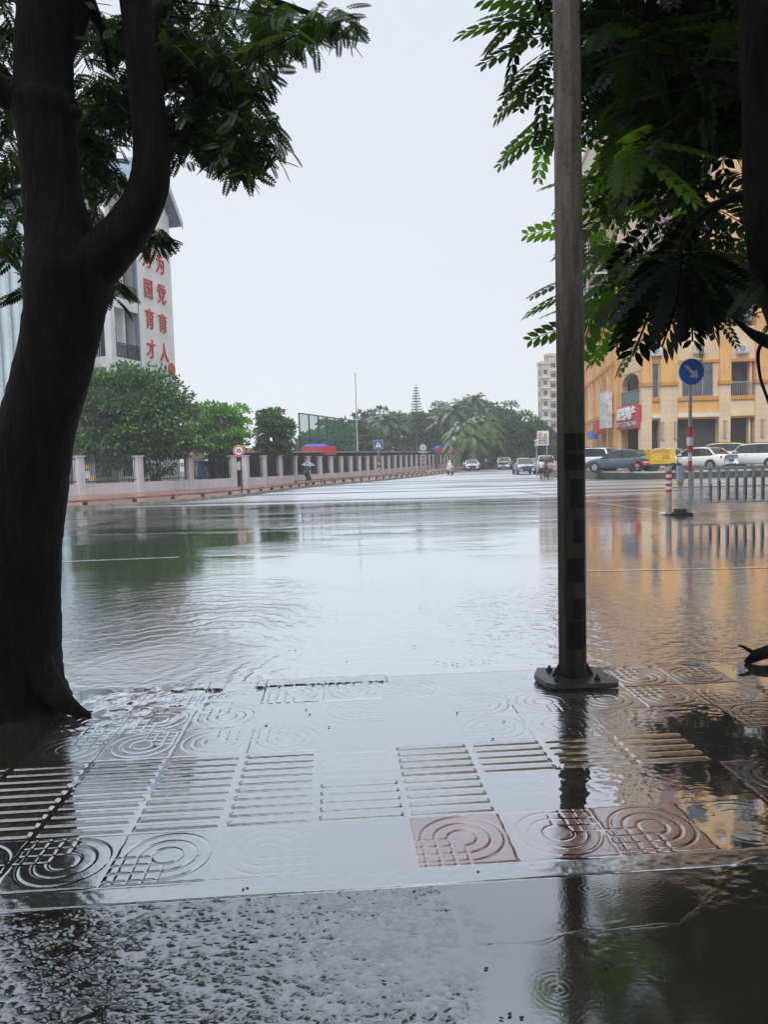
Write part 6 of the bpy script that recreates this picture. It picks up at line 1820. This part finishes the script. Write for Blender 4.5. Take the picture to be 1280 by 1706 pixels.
def far_tree(label, px, Y, top, bot, hw, mat, nleaf, size, depth=None, clumps=60, lift=.12, group=None, name='tree', seed=0, vmean=.45, dx=0.0):
    rg = np.random.default_rng(seed + int(px))
    c = P(px, (top + bot) / 2, Y); rz_ = (bot - top) / 2 * Y / F; rx_ = hw * Y / F; ry_ = depth or rx_
    z0 = zg(Y) + .08
    root = np.array([c[0], Y, z0])
    t = thing(name, label, 'tree', root, 0, group)
    ct = c - root
    tr_ = MB(); br = max(.09, rx_ * .06)
    tr_.tube([(0, 0, -.15), (.04, 0, ct[2] * .4), (0, .03, ct[2] * .8), (0, 0, ct[2] + rz_ * .3)], [br * 1.5, br, br * .8, br * .4], 9, wob=.05)
    for k in range(7):
        a = 2 * PI * k / 7 + rg.uniform(-.3, .3); z1 = ct[2] + rz_ * rg.uniform(-.5, .4); z2 = z1 + rz_ * rg.uniform(.1, .45)
        zb_ = max(.3, ct[2] - rz_ * rg.uniform(.3, .9))
        tr_.tube([(0, 0, zb_), (math.cos(a) * rx_ * .35, math.sin(a) * ry_ * .35, (zb_ + z2) / 2), (math.cos(a) * rx_ * .72, math.sin(a) * ry_ * .72, z2)], [br * .55, br * .35, br * .12], 6)
    tr_.build('trunk', BARKF, t, smooth=True)
    # leaf clumps, mostly on the shell, each a flattened puff whose leaves look outwards
    u = rg.normal(size=(clumps, 3)); u /= np.linalg.norm(u, axis=1, keepdims=True)
    rad = rg.uniform(.45, .95, clumps) ** .6
    bumpy = 1 + .18 * np.sin(u[:, 0] * 5 + px) * np.cos(u[:, 1] * 4 + Y) + .16 * rg.normal(size=clumps)
    cc = u * (rad * bumpy)[:, None] * np.array([rx_, ry_, rz_]) * .86 + ct
    w_ = rg.dirichlet(np.ones(clumps) * 4); cnt = np.maximum(4, (w_ * nleaf).astype(int))
    B_ = []; D_ = []; V__ = []
    for k in range(clumps):
        m_ = cnt[k]; cr = rx_ * rg.uniform(.2, .36)
        q = rg.normal(size=(m_, 3)); q /= np.linalg.norm(q, axis=1, keepdims=True)
        q[:, 2] = np.abs(q[:, 2]) * 1.0 - .25 * rg.random(m_)
        pos = cc[k] + q * cr * rg.uniform(.55, 1, (m_, 1)) * np.array([1, 1, .62])
        B_.append(pos); D_.append(q * .8 + u[k] * .5 + rg.normal(size=(m_, 3)) * .5 + np.array([0, 0, -.35]))
        V__.append(np.clip(vmean + rg.normal(size=m_) * .2 + rg.normal() * .14, 0, 1))
    B_ = np.concatenate(B_); D_ = np.concatenate(D_); V__ = np.concatenate(V__)
    W_, Fc, vv = scatter(QUAD, B_, D_, size * rg.uniform(.7, 1.3, len(B_)), rg.normal(size=len(B_)) * .7, V__)
    link('crown', np_mesh('crown', W_, Fc, {'v': vv}), mat, t)
    return t


LA_ = leaf_mat('broad_tree_leaves', (.03, .08, .03), (.15, .27, .09), .2, .05)
LB_ = leaf_mat('bright_tree_leaves', (.05, .16, .02), (.19, .44, .045), .25, .08)
LC_ = leaf_mat('dense_tree_leaves', (.028, .075, .024), (.11, .21, .06), .2, .08)
LF_ = leaf_mat('wood_leaves', (.035, .075, .035), (.12, .19, .07), .2, .06)
LG_ = leaf_mat('grey_green_leaves', (.03, .06, .04), (.10, .14, .08), .2, .05)
far_tree('broad leafy tree with large glossy clumps in front of the white school block', 224, 46.8, 596, 812, 112, LA_, 24000, .3, 2.6, 190, vmean=.45)
far_tree('bright light green tree with a domed crown beside the school gable', 364, 53.5, 664, 776, 54, LB_, 13000, .24, 2.2, 120, vmean=.55)
far_tree('dark rounded tree standing alone between bright tree and court netting', 456, 58, 679, 772, 37, LC_, 10000, .25, 2.2, 100, vmean=.55)
W1 = 'wood of trees at the end of the street'
for k, (px, Y, top, bot, hw, mt, n, lab) in enumerate((
        (522, 100, 716, 770, 24, LA_, 3500, 'low green tree seen through the left half of the court netting'),
        (560, 104, 700, 770, 30, LA_, 4500, 'rounded green tree seen through the middle of the court netting'),
        (598, 110, 698, 770, 34, LF_, 4000, 'green tree behind the flag pole and right end of the netting'),
        (622, 128, 684, 772, 30, LG_, 3000, 'grey green tree just right of the flag pole'),
        (672, 140, 686, 772, 42, LF_, 5000, 'dull green tree below the tall conifer'),
        (722, 138, 678, 772, 40, LF_, 5000, 'dull green tree right of the conifer'),
        (752, 150, 668, 772, 40, LC_, 5000, 'tall dark tree in the middle of the wood'),
        (796, 152, 662, 772, 42, LF_, 5000, 'tallest rounded tree at the crest of the wood'),
        (836, 138, 674, 776, 40, LC_, 5500, 'dense dark tree behind the right date palm'),
        (862, 118, 688, 782, 44, LC_, 7500, 'large spreading tree hanging over the far street behind the white crossover'),
        (893, 124, 702, 778, 30, LF_, 4000, 'dark tree behind the silver crossover, below the far towers'),
        (915, 150, 720, 775, 26, LG_, 2500, 'pale hazy tree under the far towers beside the lamp post'))):
    far_tree(lab, px, Y, top, bot + 4, hw * 1.28, mt, int(n * 1.9), .6 if Y > 110 else .5, None, 90, group=W1, name='tree', seed=k, vmean=.42 if k > 2 else .7)
ft = far_tree('thin open crowned tree poking up in front of the far towers', 888, 160, 682, 770, 17, LG_, 700, .5, None, 26, name='tree', seed=44)
far_tree('low green tree along the side street right of the lamp post', 972, 88, 742, 785, 12, LF_, 900, .35, None, 24, name='tree', seed=45)


def frond(mb, o, az, el, ln, droop, w_, nseg=8, col=0):
    """arched rib with two rows of hanging leaflets"""
    pts = []
    for k in range(nseg + 1):
        s = k / nseg; x = ln * s * math.cos(el) * (1 - .15 * s); z = ln * s * math.sin(el) - droop * s * s * ln
        pts.append(Vector((o[0] + x * math.cos(az), o[1] + x * math.sin(az), o[2] + z)))
    sd = Vector((-math.sin(az), math.cos(az), 0))
    for k in range(1, nseg * 2):
        s = k / (nseg * 2); i = min(int(s * nseg), nseg - 1); p = pts[i].lerp(pts[i + 1], s * nseg - i)
        d = (pts[i + 1] - pts[i]).normalized(); lw = w_ * math.sin(PI * min(1, .15 + s * .85)) ** .6
        for sg in (-1, 1):
            tip = p + sd * sg * lw * .8 + d * lw * .55 + Vector((0, 0, -lw * random.uniform(.25, .6)))
            a = p + d * .16 * w_ ; b = p - d * .16 * w_
            mb.add([a, b, tip], [(0, 1, 2)])
    mb.tube(pts, [.035 * ln / 3] * nseg + [.008], 4, cap=False)


def palm(label, px, Y, top, ln, nf, droop, mat, tw_, group=None, up=.9):
    z0 = zg(Y); c = P(px, top, Y)
    t = thing('palm_tree', label, 'palm', (c[0], Y, z0), 0, group)
    hc = c[2] - z0 - ln * .35
    MB().tube([(0, 0, -.1), (.05, 0, hc * .5), (0, 0, hc)], [tw_ * 1.2, tw_, tw_ * .85], 10, wob=.05).build('trunk', BARKF, t, smooth=True)
    mb = MB()
    for k in range(nf):
        el = up - 1.5 * ((k + .5) / nf) ** 1.1
        frond(mb, (0, 0, hc), k * 2.399 + random.uniform(-.2, .2), el, ln * random.uniform(.85, 1.1), droop * random.uniform(.8, 1.2), ln * .24, 10)
    o = mb.build('crown', mat, t); at_ = o.data.attributes.new('v', 'FLOAT', 'POINT')
    vv = rng.uniform(.2, .9, len(o.data.vertices)); at_.data.foreach_set('value', vv.astype(np.float32))
    return t


PL1 = leaf_mat('date_palm_leaves', (.035, .075, .025), (.13, .19, .05), .2, .08); PL2 = leaf_mat('royal_palm_leaves', (.03, .06, .035), (.10, .14, .07), .2, .06)
random.seed(12)
palm('shaggy yellow green date palm with orange fruit at the end of the fence', 776, 106, 700, 5.0, 64, .8, PL1, .3, up=1.25)
frt = bpy.context.scene.objects
dp = [o for o in COL.objects if o.name.startswith('palm_tree')][-1]
for k in range(3):
    MB().lathe([(.05, -.5), (.28, -.3), (.25, 0), (.05, .2)], 8).build('fruit_bunch', plain('orange_fruit', (.5, .26, .06), .6) if k == 0 else bpy.data.materials['orange_fruit'], dp, loc=(-1.0 + 1.1 * k, -1.5, 4.3 + .3 * (k % 2)))
palm('paler taller date palm just behind the shaggy one', 803, 112, 690, 5.0, 60, .8, PL1, .3, up=1.25)
RP = 'royal palms in the wood'
for px, Y, top, lab in ((643, 118, 686, 'royal palm with arched fronds left of the conifer'), (661, 122, 692, 'lower royal palm close to the first one'), (628, 126, 690, 'leftmost royal palm by the flag pole'), (734, 132, 690, 'royal palm hanging over the middle of the wood'), (768, 140, 664, 'royal palm with crown at the crest of the wood'), (790, 144, 655, 'topmost royal palm of the wood'), (757, 130, 672, 'royal palm just left of the crest')):
    palm(lab, px, Y, top, 3.9, 18, .55, PL2, .2, RP, up=1.1)
# tiered conifer
c = P(693, 640, 132); z0 = zg(132)
t = thing('conifer', 'slim tiered conifer standing tallest above the wood', 'conifer', (c[0], 132, z0)); hh = c[2] - z0
MB().tube([(0, 0, -.1), (0, 0, hh)], [.28, .03], 8).build('trunk', BARKF, t)
mb = MB()
for k in range(15):
    z = hh * (.5 + .49 * k / 15); rr_ = 2.0 * (1 - k / 15.5) + .15
    for q in range(9):
        a = q * 2 * PI / 9 + k * .4
        frond(mb, (0, 0, z), a, .18, rr_ * random.uniform(.8, 1.1), .05, .42, 4)
o = mb.build('crown', LG_, t); at_ = o.data.attributes.new('v', 'FLOAT', 'POINT'); at_.data.foreach_set('value', np.full(len(o.data.vertices), .25, np.float32))

# ------------------------------------------------------------------ fallen leaves and litter on the wet ground
LIT = plain('sodden_leaf', (.02, .017, .011), .4, var=.4, scale=30); LITG = plain('green_fallen_leaf', (.03, .07, .03), .4, var=.3, scale=30)


def litter(px, py, size, mat, k):
    p = G(px, py, .004)
    mb = MB(); n = 9; vs = []
    for q in range(n):
        a = 2 * PI * q / n; r = size * random.uniform(.55, 1.1)
        vs.append((r * math.cos(a), r * .6 * math.sin(a), random.uniform(0, size * .35)))
    vs.append((0, 0, size * .3)); mb.add(vs, [(q, (q + 1) % n, n) for q in range(n)] + [tuple(range(n - 1, -1, -1))])
    o = mb.build('fallen_leaf', mat, None, loc=(p[0], p[1], p[2] - .001)); o.rotation_euler = (0, 0, random.uniform(0, 6))
    return tag(o, 'small dark fallen leaf lying on the wet paving or flood water', 'leaf', 'fallen leaves on the wet ground')


random.seed(21)
spots = [(728, 1103), (741, 1105), (755, 1104), (762, 1106), (785, 1102), (806, 1100), (815, 1101), (690, 1076), (492, 1080), (483, 1084), (818, 1057), (832, 1060), (845, 1054), (868, 1058), (577, 1098), (443, 1207), (548, 1211), (510, 1182), (516, 1190), (762, 1188), (822, 1231), (840, 1202), (1060, 1207), (267, 1337), (405, 1482), (412, 1480), (797, 1452), (1128, 1172), (978, 1183), (1150, 1112), (1195, 1118), (640, 1635), (1012, 1610), (850, 1690), (836, 1696), (870, 1695), (258, 1243), (620, 968), (402, 1020), (810, 1613), (1190, 1355), (240, 1330), (700, 1010), (560, 1030)]
for k, (x, y) in enumerate(spots): litter(x, y, .014 if y < 1300 else .01, LITG if k % 5 == 3 else LIT, k)
p = G(1268, 1104, 0)
t = thing('fallen_branch', 'black broken piece of branch lying in shallow water at the right edge', 'branch', (p[0], p[1], .01))
mb = MB(); mb.tube([(-.12, -.02, .0), (-.03, .0, .05), (.08, .03, .07), (.3, .05, .03)], [.02, .045, .05, .03], 9, wob=.1); mb.tube([(-.03, 0, .05), (-.1, .06, .1), (-.14, .07, .11)], [.02, .012, .006], 7, wob=.1); mb.build('wood', BARKN, t, smooth=True)
